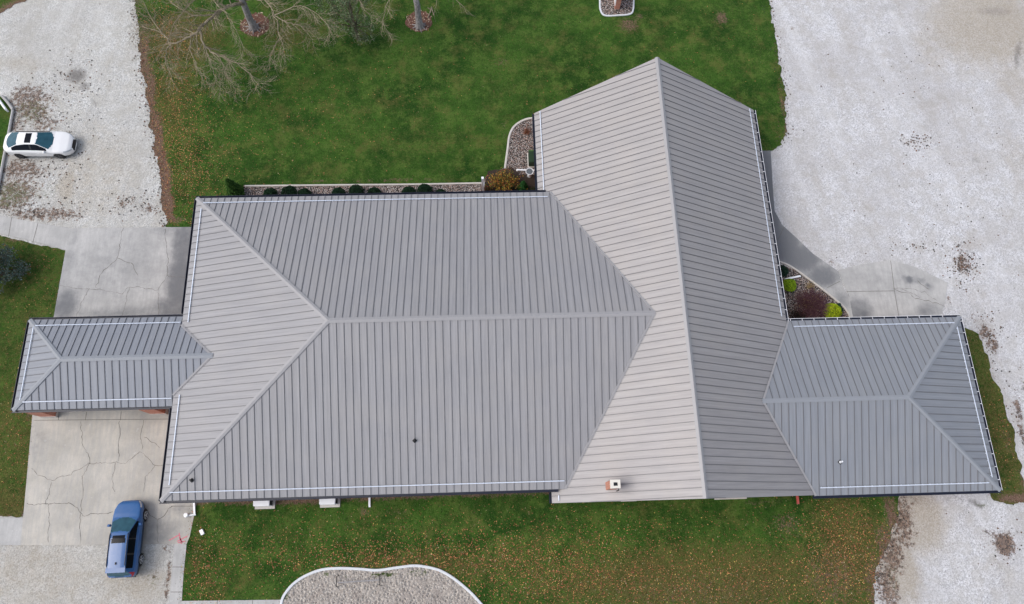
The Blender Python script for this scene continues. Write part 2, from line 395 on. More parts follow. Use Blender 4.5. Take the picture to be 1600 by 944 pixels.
ge_soil = [(1505, 412, 13, 20, .66), (1540, 520, 13, 14, .7), (1552, 540, 9, 14, .72), (1522, 498, 5, 16, .55), (1590, 640, 5, 24, .75), (1598, 680, 6, 26, .7), (1572, 655, 5, 12, .6),
           (1570, 850, 15, 17, .9), (1545, 835, 14, 12, .5), (1600, 600, 6, 20, .5), (1410, 815, 18, 42, .66), (1394, 868, 20, 28, .68), (1386, 915, 20, 36, .64), (1420, 785, 22, 8, .5),
           (1590, 778, 16, 10, .6), (1425, 385, 6, 6, .5), (1585, 835, 12, 8, .4), (1482, 470, 5, 12, .5), (1475, 495, 4, 6, .7), (1300, 410, 8, 8, .55), (1278, 392, 6, 5, .5), (1240, 45, 4, 3, .7), (1253, 46, 3, 2.5, .7), (1244, 75, 3, 3, .7), (1284, 137, 5, 3, .7), (1231, 225, 3, 3, .75)]
region('gravel_lot', [(1080, -330), (2100, -330), (2100, 1250), (1240, 1250), (1240, 600), (1080, 330)], .002, MGR, step=.35, bound=.6, attrs={
    'soil': lambda V, A: blobs(V, ge_soil), 'tan': lambda V, A: blobs(V, [(1540, 40, 110, 90, .95), (1450, 70, 30, 70, .55), (1590, 120, 50, 60, .6), (1520, 250, 60, 30, .35), (1430, 812, 40, 44, 1.1), (1400, 880, 30, 50, 1.1), (1590, 250, 30, 60, .45), (1560, 900, 60, 30, .35)]),
    'moss': lambda V, A: blobs(V, [(1395, 900, 12, 30, .45), (1535, 790, 14, 6, .55), (1395, 870, 8, 20, .4), (1440, 905, 14, 4, .4)]),
    'stain_shade': lambda V, A: blobs(V, [(1385, 12, 18, 12, .5), (1590, 85, 6, 36, .8, -20), (1555, 18, 40, 12, .55), (1525, 250, 14, 7, .55), (1527, 788, 14, 6, .85, -30), (1500, 60, 8, 60, .35, 25), (1545, 160, 6, 90, .3, 22), (1420, 130, 8, 70, .25, 22), (1330, 370, 30, 10, .3), (1560, 690, 30, 20, .3), (1400, 715 + 100, 12, 10, .4)])})
def edge_soil(wd, amp, skip=None):
    def f(V, A):
        d = edge_dist(V, A); r = amp * np.exp(-(d / wd) ** 2)
        return r
    return f
nl = [(225, -330), (206, -60), (212, 20), (222, 100), (232, 165), (243, 225), (252, 290), (262, 356), (330, 356), (330, 520), (1120, 520), (1120, 236), (1190, 236), (1207, 236), (1220, 228), (1229, 202), (1225, 178), (1227, 150), (1221, 110), (1213, 75), (1208, 40), (1203, 0), (1196, -80), (1180, -330)]
def north_soil(V, A):
    x = blobs(V, [(222, 90, 11, 60, .75), (231, 160, 11, 60, .85), (242, 230, 12, 50, .95), (254, 300, 13, 50, 1.0), (228, 130, 14, 40, .75, -8), (240, 200, 9, 40, .85, -6), (250, 270, 8, 40, .95, -8), (262, 325, 10, 26, .9), (275, 345, 20, 9, .6), (222, 60, 12, 50, .55), (982, 40, 20, 17, .60), (1000, 24, 12, 6, .6), (1127, 28, 15, 18, .60), (783, 97, 14, 9, .5),
                  (1223, 165, 6, 30, .55), (1227, 205, 6, 18, .6), (1208, 60, 4, 60, .45), (572, 283, 180, 3.0, .52), (790, 205, 5, 30, .5), (1213, 232, 12, 4, .5), (395, 48, 26, 14, .5), (250, 40, 40, 40, .42), (760, 285, 12, 6, .5), (830, 178, 20, 4, .45)])
    return x
region('lawn', nl, .03, MG, step=.5, rag=.30, bound=.14, attrs={'soil': north_soil, 'dry': lambda V, A: blobs(V, [(290, 60, 80, 60, .75), (450, 50, 70, 50, .6), (270, 150, 45, 90, .6), (660, 220, 160, 30, .38), (800, 150, 60, 80, .3), (560, 200, 60, 20, .30), (300, 300, 40, 40, .35), (1222, 150, 10, 40, .6), (1110, 30, 30, 30, .3), (500, 40, 60, 40, .45), (980, 45, 26, 22, .5), (780, 97, 26, 20, .45), (620, 40, 40, 30, .3), (1215, 205, 16, 30, .5), (700, 255, 120, 16, .25)])})
sl_ = [(298, 784), (297, 800), (291, 836), (284, 880), (278, 950), (270, 1250), (1390, 1250), (1372, 990), (1362, 945), (1368, 915), (1372, 880), (1384, 855), (1396, 830), (1402, 800), (1405, 770), (1400, 690), (900, 680), (306, 690)]
region('lawn', sl_, .03, MG, step=.5, rag=.28, bound=.14, attrs={'soil': lambda V, A: blobs(V, [(640, 774, 360, 6, .66), (310, 786, 20, 5, .7), (470, 782, 130, 7, .8), (1392, 800, 10, 30, .75), (1384, 850, 16, 30, .62), (1375, 920, 22, 50, .6), (1230, 820, 26, 20, .48), (570, 800, 10, 8, .6), (975, 845, 12, 10, .4), (1300, 905, 50, 50, .45), (620, 800, 24, 8, .4), (1100, 930, 160, 40, .38), (1190, 785, 40, 8, .45)]),
    'dry': lambda V, A: blobs(V, [(1100, 905, 260, 50, .78), (1330, 860, 60, 90, .75), (700, 885, 160, 26, .62), (340, 900, 60, 50, .4), (560, 820, 60, 20, .3), (900, 850, 100, 60, .3), (310, 850, 8, 60, .6)])})
region('lawn', [(1470, 700), (1480, 512), (1512, 514), (1528, 518), (1534, 540), (1545, 570), (1556, 600), (1566, 625), (1578, 660), (1588, 700), (1595, 740), (1602, 765), (1612, 782), (1580, 790), (1556, 782), (1540, 760)], .03, MG, step=.4, rag=.22, bound=.14,
    attrs={'soil': lambda V, A: blobs(V, [(1585, 778, 30, 8, .8), (1575, 690, 10, 40, .42), (1596, 750, 8, 20, .5)]), 'dry': lambda V, A: np.full(len(V), .62)})
region('lawn', [(-420, 290), (-160, 340), (0, 368), (60, 383), (103, 392), (94, 440), (84, 500), (75, 560), (56, 643), (48, 700), (42, 760), (36, 808), (-60, 808), (-420, 806)], .03, MG, step=.5, rag=.12, bound=.14,
    attrs={'soil': lambda V, A: blobs(V, [(20, 375, 40, 7, .5), (45, 800, 8, 20, .45), (20, 803, 40, 5, .55), (45, 650, 8, 12, .5)]), 'dry': lambda V, A:   .46 + blobs(V, [(30, 680, 40, 70, .15), (20, 790, 50, 20, .3)])})
region('lawn', [(-420, 60), (-120, 120), (0, 150), (10, 160), (21, 172), (16, 210), (10, 235), (2, 275), (-10, 320), (-420, 260)], .03, MG, step=.5, rag=.04, bound=.14,
    attrs={'soil': lambda V, A: blobs(V, [(10, 230, 8, 30, .5)]), 'dry': lambda V, A: np.full(len(V), .2)})
region('lawn', [(-420, 120), (-60, 36), (0, 20), (40, 2), (110, -60), (160, -330), (-420, -330)], .03, MG, step=.6, rag=.25, bound=.14,
    attrs={'soil': lambda V, A: edge_soil(.8, .7)(V, A), 'dry': lambda V, A: np.full(len(V), .4)})

def concrete(name, px, z, stain_shade_spots, cracks=(), joints=(), mat=None):
    mat = mat or MC; o = region(name, px, z, mat, step=.3, bound=.5, attrs={'stain_shade': lambda V, A: blobs(V, stain_shade_spots)})
    # a real slab edge
    bm = bmesh.new(); P = [G(*p).to_2d() for p in px]; n = len(P)
    for i in range(n):
        a, b = P[i], P[(i + 1) % n]; quad(bm, [(*a, z), (*b, z), (*b, z - .12), (*a, z - .12)])
    obj('slab_edge', bm, mat, o)
    bm = bmesh.new()
    for ln in joints: ribbon(bm, [G(*p) for p in ln], .035, z + .004)
    for s_, ln in enumerate(cracks):
        for a, b in zip(ln, ln[1:]): ribbon(bm, wiggle(G(*a).to_2d(), G(*b).to_2d(), .16, .14, s_), (.022 if s_ % 3 else .030), z + .004 + .0007 * (s_ % 3), jag=.6)
    if len(bm.faces): obj('crack', bm, MCRACK, o)
    else: bm.free()
    return o
concrete('driveway', [(109, 357), (200, 356), (310, 355), (312, 640), (50, 643), (84, 498)], .045,
    [(280, 440, 18, 60, .85), (270, 482, 28, 24, .7), (240, 487, 80, 12, .45), (102, 478, 20, 26, .75), (287, 380, 18, 60, .75), (180, 490, 90, 10, .45), (190, 420, 90, 70, .28), (112, 400, 8, 50, .35), (262, 360, 30, 12, .4), (165, 380, 12, 40, .25), (225, 400, 60, 60, .2)],  # right and bottom spots: building shade painted in along with real stains
    cracks=[[(193, 357), (183, 400), (158, 430), (150, 452)], [(94, 447), (118, 452), (150, 452), (192, 458), (204, 448), (250, 453)], [(258, 358), (262, 400), (260, 430), (250, 455), (247, 495)], [(262, 430), (290, 436)], [(138, 453), (120, 494)], [(204, 450), (192, 495)], [(183, 403), (205, 410), (216, 432)]])
concrete('driveway', [(52, 640), (285, 638), (285, 782), (308, 784), (297, 838), (292, 850), (33, 852)], .049,
    [(250, 830, 30, 22, .4), (60, 690, 12, 30, .3), (285, 795, 20, 10, .4), (240, 650, 30, 8, .2)],
    cracks=[[(128, 657), (130, 690), (140, 725)], [(50, 733), (82, 754), (100, 745), (140, 725), (196, 722), (222, 705), (242, 727), (258, 725)], [(140, 725), (130, 745), (129, 800), (124, 850)], [(42, 786), (76, 787), (108, 787), (129, 806), (155, 803), (178, 800)], [(76, 787), (77, 848)], [(224, 657), (222, 705)], [(188, 658), (185, 722)], [(180, 725), (178, 770)], [(242, 727), (228, 745), (225, 770)], [(82, 754), (70, 786)], [(226, 683), (252, 700)],
            [(228, 798), (248, 812), (246, 848)], [(248, 812), (270, 790)]],
    joints=[[(54, 657), (272, 655)], [(136, 644), (134, 657)], [(93, 644), (92, 657)], [(190, 643), (189, 657)], [(268, 791), (304, 791)]], mat=MCWM)
concrete('sidewalk', [(-300, 285), (0, 337), (60, 349), (110, 357), (103, 391), (50, 377), (0, 366), (-300, 312)], .046, [(5, 355, 14, 8, .3)], joints=[[(19, 340), (14, 370)], [(60, 349), (52, 379)], [(-25, 333), (-30, 361)]])
concrete('sidewalk', [(-300, 812), (0, 809), (37, 809), (34, 852), (0, 852), (-300, 853)], .046, [(10, 850, 30, 4, .2)], joints=[])
concrete('sidewalk', [(273, 850), (292, 850), (287, 900), (283, 960), (275, 1250), (240, 1250), (264, 944)], .046, [(280, 870, 10, 20, .15)], joints=[[(270, 886), (289, 886)], [(267, 925), (286, 925)]])
concrete('sidewalk', [(284, 939), (360, 938), (443, 937), (443, 955), (360, 957), (283, 958)], .053, [], joints=[[(340, 938), (340, 957)], [(395, 938), (395, 957)]])
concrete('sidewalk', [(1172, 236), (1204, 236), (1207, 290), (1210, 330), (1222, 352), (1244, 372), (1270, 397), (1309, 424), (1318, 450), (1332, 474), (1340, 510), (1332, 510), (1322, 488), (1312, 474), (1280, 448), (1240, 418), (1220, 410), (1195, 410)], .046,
    [(1198, 300, 26, 90, 1.0), (1218, 380, 32, 34, 1.05), (1250, 404, 34, 22, .95), (1285, 432, 26, 18, .85), (1205, 250, 20, 40, .8), (1315, 470, 14, 20, .5)], joints=[[(1292, 450), (1312, 440)], [(1205, 395), (1225, 355)]])  # walkway colour made darker and bluish along the gabled wing
concrete('walkway', [(1309, 423), (1345, 414), (1392, 407), (1430, 418), (1480, 442), (1476, 470), (1468, 496), (1465, 540), (1345, 540), (1332, 495), (1326, 462)], .049,
    [(1340, 485, 24, 22, .65), (1380, 450, 90, 50, .22), (1420, 437, 8, 5, .95), (1436, 440, 9, 6, .6, -30), (1450, 448, 8, 4, .7), (1450, 485, 20, 12, .5), (1350, 490, 6, 4, .8), (1330, 440, 20, 14, .25)],
    cracks=[[(1396, 452), (1420, 458), (1430, 468), (1460, 472), (1475, 478)], [(1396, 452), (1425, 450), (1445, 455), (1462, 470)], [(1410, 455), (1440, 466)], [(1432, 440), (1450, 452)]], joints=[[(1391, 408), (1397, 455), (1404, 496)], [(1322, 456), (1396, 455)]])

# curbs and planted beds
def bed(name, px, z, mat, rag=.05, label=None, attrs={}):
    return region(name, px, z, mat, step=.3, rag=rag, bound=.12, bumpy=.03, attrs=attrs)
region('rock_bed', [(381, 290), (756, 286), (760, 330), (381, 330)], .05, MROCK, step=.3, rag=.03, bound=.15, bumpy=.02)
region('rock_bed', [(836, 184), (820, 188), (803, 198), (795, 213), (792, 235), (790, 262), (765, 270), (750, 288), (755, 330), (880, 330), (875, 184)], .054, MROCK, step=.3, rag=.03, bound=.15, bumpy=.02)
region('rock_bed', [(1215, 412), (1240, 422), (1280, 450), (1312, 476), (1324, 490), (1331, 510), (1210, 520), (1195, 420)], .055, MROCK, step=.3, rag=.03, bound=.15, bumpy=.02)
region('planting_soil', [(762, 268), (800, 262), (812, 274), (838, 274), (842, 330), (758, 330), (757, 290)], .066, plain('dark_soil', (.035, .024, .018), 1, var=.5, sc=9), step=.3, rag=.08, bound=.12, bumpy=.02)
def edging(name, px, wd, h, mat, label, cat='edging', smooth=True, z0=0., seg=6):
    P = [G(*p).to_2d() for p in px]
    if smooth: P = [p.to_2d() for p in smoothline([(*p, 0) for p in P], seg)]
    bm = bmesh.new(); prev = None
    for i, p in enumerate(P):
        d = (P[min(i + 1, len(P) - 1)] - P[max(i - 1, 0)]).normalized(); n_ = Vector((-d.y, d.x))
        prof = [(-.5, 0), (-.5, .85), (-.32, 1), (.32, 1), (.5, .85), (.5, 0)]
        ring = [bm.verts.new((*(p + n_ * wd * a), z0 + h * b)) for a, b in prof]
        if prev:
            for k in range(5): bm.faces.new((prev[k], ring[k], ring[k + 1], prev[k + 1]))
        else: bm.faces.new(ring)
        prev = ring
    bm.faces.new(prev[::-1])
    bmesh.ops.recalc_face_normals(bm, faces=bm.faces)
    return tag(obj(name, bm, mat), label, cat)
edging('stone_edging', [(383, 291.5), (520, 290), (640, 289), (753, 287)], .13, .12, MSTONE, 'long pale edging strip between the lawn and the rock bed with round bushes')
edging('stone_edging', [(837, 185), (820, 188), (804, 198), (796, 213), (793, 235), (789, 264)], .16, .13, MSTONE, 'curved pale edging round the rock bed beside the tall gable roof')
edging('stone_edging', [(1213, 409), (1222, 411), (1240, 420), (1280, 449), (1312, 475), (1324, 489), (1331, 508)], .13, .12, MSTONE, 'pale edging between the dark walkway and the bed with yellow-green bushes')
edging('curb', [(446, 990), (440, 945), (450, 922), (470, 904), (500, 891), (530, 888), (560, 889), (590, 891), (620, 887), (650, 884), (680, 889), (700, 898), (722, 914), (745, 936), (775, 975), (785, 1020)], .16, .12, MCURB, 'white curving curb bordering the sandy play pit', 'curb')
region('sand_pit', [(446, 1000), (441, 945), (451, 923), (470, 905), (500, 892), (530, 889), (590, 892), (650, 885), (680, 890), (700, 899), (722, 915), (745, 937), (790, 1000), (780, 1100), (470, 1100)], .06, MSAND, step=.15, bound=.2, bumpy=.05,
    attrs={'moss': lambda V, A: blobs(V, [(600, 898, 26, 4, .7), (655, 895, 24, 7, .6), (508, 898, 8, 4, .65), (448, 930, 5, 10, .6), (740, 940, 10, 10, .4)])})

# ------------------------------------------------------------ the building
def U(v): return v * K
AX0, AYN, AYS, HA, AAP = U(-.44997), U(.50532), U(.05571), U(.07641), U(-.22072)
BXW, BXE, BYN, BYS, HB = U(.07667), U(.4405), U(.65477), U(.03798), U(.09749)
CYN, CYS, CXE, HC, CAP = U(.29088), U(.03699), U(.70578), U(.03005), U(.57746)
DYN, DYS, DXW, HD, DAP = U(.31651), U(.18464), U(-.67222), U(.01895), U(-.60347)
PN, PS = U(.0235), U(.0042); ZB, ZC, ZD = U(-.01156), U(-.01343), U(-.00517)
BX = (BXW + BXE) / 2; AM = (AYN + AYS) / 2; CM = (CYN + CYS) / 2; DM = (DYN + DYS) / 2
SB = (HB - ZB) / (BX - BXW); bw_ = lambda z: BXW + (z - ZB) / SB; be_ = lambda z: BXE - (z - ZB) / SB
SAW = HA / (AAP - AX0); aw_ = lambda z: AX0 + z / SAW
SD = (HD - ZD) / ((DYN - DYS) / 2)
V3 = lambda x, y, z: Vector((x, y, z + EZ))
church = empty('church_building', (0, 0, 0), 'large church hall under grey metal roofs with a tall gabled wing', 'building')
SP = .457
def slope(bm, pts, eave_i=0, off=0.):
    """roof slope: polygon + standing seams running up the slope; edge eave_i -> eave_i+1 is the eave"""
    pts = [Vector(p) for p in pts]; n = len(pts); a, b = pts[eave_i], pts[(eave_i + 1) % n]
    u = (b - a); u.z = 0; u.normalize()
    nrm = Vector((0, 0, 0))
    for i in range(n): nrm += pts[i].cross(pts[(i + 1) % n])
    nrm.normalize()
    if nrm.z < 0: nrm = -nrm
    up = nrm.cross(u)
    if up.z < 0: up = -up
    uvl = bm.loops.layers.uv.verify()
    def face(vs, mi):
        f = bm.faces.new([bm.verts.new(v) for v in vs]); f.material_index = mi
        f.normal_update()
        for l in f.loops: l[uvl].uv = ((l.vert.co - a).dot(u), (l.vert.co - a).dot(up))
        return f
    f = face(pts, 0)
    if f.normal.z < 0: f.normal_flip()
    low = [p - Vector((0, 0, .16)) for p in pts]
    f = face(low, 3); 
    if f.normal.z > 0: f.normal_flip()
    for i in range(n): face([pts[i], low[i], low[(i + 1) % n], pts[(i + 1) % n]], 1)
    # seams: clip lines s=const against the polygon in (s,t) coordinates
    Q = [((p - a).dot(u), (p - a).dot(up)) for p in pts]
    s0, s1 = min(q[0] for q in Q), max(q[0] for q in Q); k = math.ceil((s0 - off) / SP)
    while off + k * SP < s1:
        s = off + k * SP; k += 1; ts = []
        for i in range(n):
            q, r = Q[i], Q[(i + 1) % n]
            if (q[0] - s) * (r[0] - s) < 0: ts.append(lerp(q[1], r[1], (s - q[0]) / (r[0] - q[0])))
        if len(ts) < 2: continue
        t0, t1 = min(ts), max(ts)
        if t1 - t0 < .15: continue
        hw, hh = .012, .04
        base_ = [a + u * (s + dx) + up * tt + nrm * dz for tt in (t0, t1) for dx, dz in ((-hw, 0), (-hw, hh), (hw, hh), (hw, 0))]
        v = [bm.verts.new(p) for p in base_]
        for q in ((0, 1, 5, 4), (1, 2, 6, 5), (2, 3, 7, 6), (0, 3, 2, 1), (4, 5, 6, 7)):
            f = bm.faces.new([v[i] for i in q]); f.material_index = 2
            for l in f.loops: l[uvl].uv = ((l.vert.co - a).dot(u), (l.vert.co - a).dot(up))
    return u, up, nrm
def cap(bm, p, q, n1, n2, wd=.2, lift=.056):
    """flashing folded over the line p-q, lying on the two slopes with normals n1, n2"""
    p, q = Vector(p), Vector(q); d = (q - p).normalized()
    P = []
    for e in (p, q):
        sides = []
        for nn in (n1, n2):
            t = nn.cross(d).normalized()
            if t.z > 1e-6 or (abs(t.z) < 1e-6): t = -t if t.z > 0 else t
            sides.append((t, nn))
        P.append([e + sides[0][0] * wd + sides[0][1] * .0, e + sides[0][0] * wd + sides[0][1] * lift, e + (n1 + n2).normalized() * (lift + .012),
                  e + sides[1][0] * wd + sides[1][1] * lift, e + sides[1][0] * wd])
    a = [bm.verts.new(v) for v in P[0]]; b = [bm.verts.new(v) for v in P[1]]
    for i in range(4): bm.faces.new((a[i], a[i + 1], b[i + 1], b[i]))
    bm.faces.new(a[::-1]); bm.faces.new(b)
ROOFM = [MR, MNAVY, MSEAM, MSOFF]
def bar_along(bm, p, q, up, nrm, inset, t0, t1, spacing=SP):
    """snow guard: a bar clamped to the seams, inset up the slope"""
    p, q = Vector(p), Vector(q); u = (q - p).normalized(); L = (q - p).length
    a = p + u * t0 + up * inset; b = p + u * (L - t1) + up * inset
    k = int((b - a).length / spacing)
    pts = []
    for w0, w1, h0, h1 in ((-.026, .026, .055, .09),):
        c = [a + up * w0 + nrm * h0, a + up * w1 + nrm * h0, a + up * w1 + nrm * h1, a + up * w0 + nrm * h1]
        d = [x + (b - a) for x in c]; v = [bm.verts.new(x) for x in c + d]
        for s_ in ((0, 1, 5, 4), (1, 2, 6, 5), (2, 3, 7, 6), (3, 0, 4, 7), (0, 3, 2, 1), (4, 5, 6, 7)): bm.faces.new([v[i] for i in s_])
    for i in range(k + 1):
        m = a + u * (i * spacing + .1)
        if (m - a).length > (b - a).length: break
        c = [m + u * x + up * y + nrm * z for z in (.0, .092) for x, y in ((-.015, -.035), (.015, -.035), (.015, .035), (-.015, .035))]
        v = [bm.verts.new(x) for x in c]
        for s_ in ((4, 5, 6, 7), (0, 1, 5, 4), (1, 2, 6, 5), (2, 3, 7, 6), (3, 0, 4, 7)): bm.faces.new([v[j] for j in s_])
def gutter(p, q, out, parent, rim=0, ext=0.):
    """trough hung outside the eave p-q; out = outward direction; rim 1 = white front lip"""
    p, q, out = Vector(p), Vector(q), Vector(out); z = Vector((0, 0, 1)); u = (q - p).normalized(); p = p - u * ext; q = q + u * ext
    prof = [(0.003, -.02), (0.003, -.14), (.12, -.14), (.160, -.05), (.160, -.005), (.135, -.005), (.135, -.05), (.11, -.12), (.02, -.12), (.02, -.02)]
    bm = bmesh.new(); A = [bm.verts.new(p + out * a + z * b) for a, b in prof]; B = [bm.verts.new(q + out * a + z * b) for a, b in prof]
    n = len(prof)
    for i in range(n):
        f = bm.faces.new((A[i], A[(i + 1) % n], B[(i + 1) % n], B[i])); f.material_index = 1 if (rim and i in (2, 3, 4)) else 0
    bm.faces.new(A[::-1]); bm.faces.new(B)
    k = int((q - p).length / .8)
    if rim:
        for i in range(k):
            m = p + u * (i * .8 + .3)
            c = [m + u * x + out * y + z * zz for zz in (-.03, -.004) for x, y in ((-.02, .005), (.02, .005), (.02, .12), (-.02, .12))]
            v = [bm.verts.new(x) for x in c]
            for s_ in ((4, 5, 6, 7), (0, 1, 5, 4), (2, 3, 7, 6)): bm.faces.new([v[j] for j in s_]).material_index = 1
    bmesh.ops.recalc_face_normals(bm, faces=bm.faces)
    return obj('gutter', bm, [MNAVY, MWHITE], parent)
SGI = .52
def sg(parent, p, q, up, nrm, t0=.5, t1=.5):
    bm = bmesh.new(); bar_along(bm, p, q, up, nrm, SGI, t0, t1); bmesh.ops.recalc_face_normals(bm, faces=bm.faces)
    return obj('snow_guard', bm, MGUARD, parent)
def capobj(parent, segs, wd=.2, mat=None):
    bm = bmesh.new()
    for s_ in segs: cap(bm, *s_, wd=wd)
    bmesh.ops.recalc_face_normals(bm, faces=bm.faces)
    return obj('ridge_cap', bm, mat or MCAP, parent)
# --- main hipped hall (A)
bm = bmesh.new()
nw, sw = V3(AX0, AYN, 0), V3(AX0, AYS, 0); ap, re_ = V3(AAP, AM, HA), V3(bw_(HA), AM, HA); vn, vs = V3(bw_(0), AYN, 0), V3(bw_(0), AYS, 0)
_, uN, nN = slope(bm, [vn, nw, ap, re_], off=.1); _, uS, nS = slope(bm, [sw, vs, re_, ap], off=.2); _, uW, nW = slope(bm, [nw, sw, ap], off=.15)
ra = obj('roof', bm, ROOFM, church); ra['label'] = 'long hipped main roof with a level ridge'
capobj(ra, [(ap, re_, nN, nS)], .16); capobj(ra, [(nw, ap, nN, nW)], .14); capobj(ra, [(sw, ap, nS, nW)], .14)
sg(ra, nw, vn, uN, nN, .55, .25); sg(ra, sw, vs, uS, nS, .55, .1)
zj = V3(AX0, DYN - ZD / -SD * -1, 0)
ya, yb = DYN + ZD / SD, DYS - ZD / SD
sg(ra, nw, V3(AX0, ya, 0), uW, nW, .9, .1); sg(ra, V3(AX0, yb, 0), sw, uW, nW, .0, .9)
gutter(nw, vn - Vector((.45, 0, 0)), (0, 1, 0), ra, ext=.12); gutter(sw, vs - Vector((.6, 0, 0)), (0, -1, 0), ra, ext=.12)
gutter(nw, V3(AX0, DYN + .15, 0), (-1, 0, 0), ra, ext=.0); gutter(V3(AX0, DYS - .15, 0), sw, (-1, 0, 0), ra)
# --- tall gabled wing (B)
bm = bmesh.new()
b1, b2, b3, b4 = V3(BXW, BYN, ZB), V3(BXW, BYS, ZB), V3(BXE, BYS, ZB), V3(BXE, BYN, ZB); r1, r2 = V3(BX, BYN + PN, HB), V3(BX, BYS - PS, HB)
_, uBW, nBW = slope(bm, [b1, b2, r2, r1], off=.2); _, uBE, nBE = slope(bm, [b3, b4, r1, r2], off=.3)
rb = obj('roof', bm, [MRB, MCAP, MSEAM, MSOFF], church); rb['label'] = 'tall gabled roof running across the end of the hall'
capobj(rb, [(r1, r2, nBW, nBE)], .15)
sg(rb, b1, V3(BXW, AYN, ZB), uBW, nBW, .05, .0); sg(rb, b4, V3(BXE, CYN, ZB), uBE, nBE, .1, .2)
sg(rb, V3(BXW, AYS - .35, ZB), b2, uBW, nBW, 0, .12)
gutter(b1, V3(BXW, AYN + .12, ZB), (-1, 0, 0), rb); gutter(V3(BXW, AYS - .15, ZB), b2, (-1, 0, 0), rb)
gutter(b4, V3(BXE, CYN - .05, ZB), (1, 0, 0), rb, rim=1)
# --- east wing (C)
bm = bmesh.new()
c1, c2, c3, c4 = V3(be_(ZC) - .02, CYN, ZC), V3(CXE, CYN, ZC), V3(CXE, CYS, ZC), V3(be_(ZC) - .02, CYS, ZC); ca, cw = V3(CAP, CM, HC), V3(be_(HC), CM, HC)
_, uCN, nCN = slope(bm, [c2, c1, cw, ca], off=.1); _, uCS, nCS = slope(bm, [c4, c3, ca, cw], off=.25); _, uCE, nCE = slope(bm, [c3, c2, ca], off=.1)
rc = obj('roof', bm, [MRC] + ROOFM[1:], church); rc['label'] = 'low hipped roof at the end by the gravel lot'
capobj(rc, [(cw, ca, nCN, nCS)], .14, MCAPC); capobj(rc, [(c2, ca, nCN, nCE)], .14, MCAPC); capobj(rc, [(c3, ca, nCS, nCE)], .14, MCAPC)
sg(rc, c1, c2, uCN, nCN, .25, .6); sg(rc, c4, c3, uCS, nCS, .3, .75); sg(rc, c2, c3, uCE, nCE, .75, .8)
gutter(c1, c2, (0, 1, 0), rc, rim=1, ext=.1); gutter(c4, c3, (0, -1, 0), rc, ext=.1); gutter(c2, c3, (1, 0, 0), rc, rim=1)
# --- west portico (D)
bm = bmesh.new()
d1, d2 = V3(DXW, DYN, ZD), V3(DXW, DYS, ZD); da, de = V3(DAP, DM, HD), V3(aw_(HD), DM, HD)
_, uDN, nDN = slope(bm, [V3(AX0 + .02, DYN, ZD), d1, da, de, V3(AX0 + .02, ya, 0)], off=.1)
_, uDS, nDS = slope(bm, [d2, V3(AX0 + .02, DYS, ZD), V3(AX0 + .02, yb, 0), de, da], off=.25); _, uDW, nDW = slope(bm, [d1, d2, da], off=.1)
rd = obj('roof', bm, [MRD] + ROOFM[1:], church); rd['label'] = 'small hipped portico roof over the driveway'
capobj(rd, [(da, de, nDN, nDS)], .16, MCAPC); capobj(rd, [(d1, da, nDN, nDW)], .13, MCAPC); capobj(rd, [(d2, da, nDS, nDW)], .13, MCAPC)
sg(rd, d1, V3(AX0, DYN, ZD), uDN, nDN, .55, .1); sg(rd, d2, V3(AX0, DYS, ZD), uDS, nDS, .65, .1); sg(rd, d1, d2, uDW, nDW, .55, .6)
gutter(d1, V3(AX0 - .12, DYN, ZD), (0, 1, 0), rd, ext=.1); gutter(d2, V3(AX0 - .12, DYS, ZD), (0, -1, 0), rd, ext=.1); gutter(d1, d2, (-1, 0, 0), rd)
# valley flashings
bm = bmesh.new()
for p, q, n1 in ((vn, re_, nN), (vs, re_, nS)):
    d = (Vector(q) - Vector(p)).normalized(); t = nBW.cross(d).normalized(); t = t if t.x > 0 else -t
    quad(bm, [p + nBW * .02, q + nBW * .02, q + nBW * .02 + t * .07, p + nBW * .02 + t * .07]); obj('valley_flashing', bm, MCAP, church); bm = bmesh.new()
for p, q in ((c1, cw), (c4, cw)):
    d = (Vector(q) - Vector(p)).normalized(); t = nBE.cross(d).normalized(); t = t if t.x < 0 else -t
    quad(bm, [p + nBE * .02, q + nBE * .02, q + nBE * .02 + t * .08, p + nBE * .02 + t * .08]); obj('valley_flashing', bm, MCAP, church); bm = bmesh.new()
for p, q in ((V3(AX0, ya, 0), de), (V3(AX0, yb, 0), de)):
    d = (Vector(q) - Vector(p)).normalized(); t = nW.cross(d).normalized(); t = t if t.x > 0 else -t
    quad(bm, [p + nW * .02, q + nW * .02, q + nW * .02 + t * .07, p + nW * .02 + t * .07]); obj('valley_flashing', bm, MCAP, church); bm = bmesh.new()
bm.free()
# light flashing strips closing each wing's side of a valley
for p, q, nn, sx in ((vn, re_, nN, -1), (vs, re_, nS, -1), (c1, cw, nCN, 1), (c4, cw, nCS, 1), (V3(AX0, ya, 0), de, nDN, -1), (V3(AX0, yb, 0), de, nDS, -1)):
    d = (Vector(q) - Vector(p)).normalized(); t = nn.cross(d).normalized(); t = t if t.x * sx > 0 else -t
    P = [Vector(p), Vector(q)]; wv = .11; bm = bmesh.new()
    a = [x + nn * .056 for x in P]; b = [x + nn * .056 + t * wv for x in P]; c = [x + t * wv for x in P]; e = P
    quad(bm, [a[0], a[1], b[1], b[0]]); quad(bm, [b[0], b[1], c[1], c[0]]); quad(bm, [e[0], e[1], a[1], a[0]])
    bmesh.ops.recalc_face_normals(bm, faces=bm.faces)
    obj('valley_trim', bm, MCAP, church)
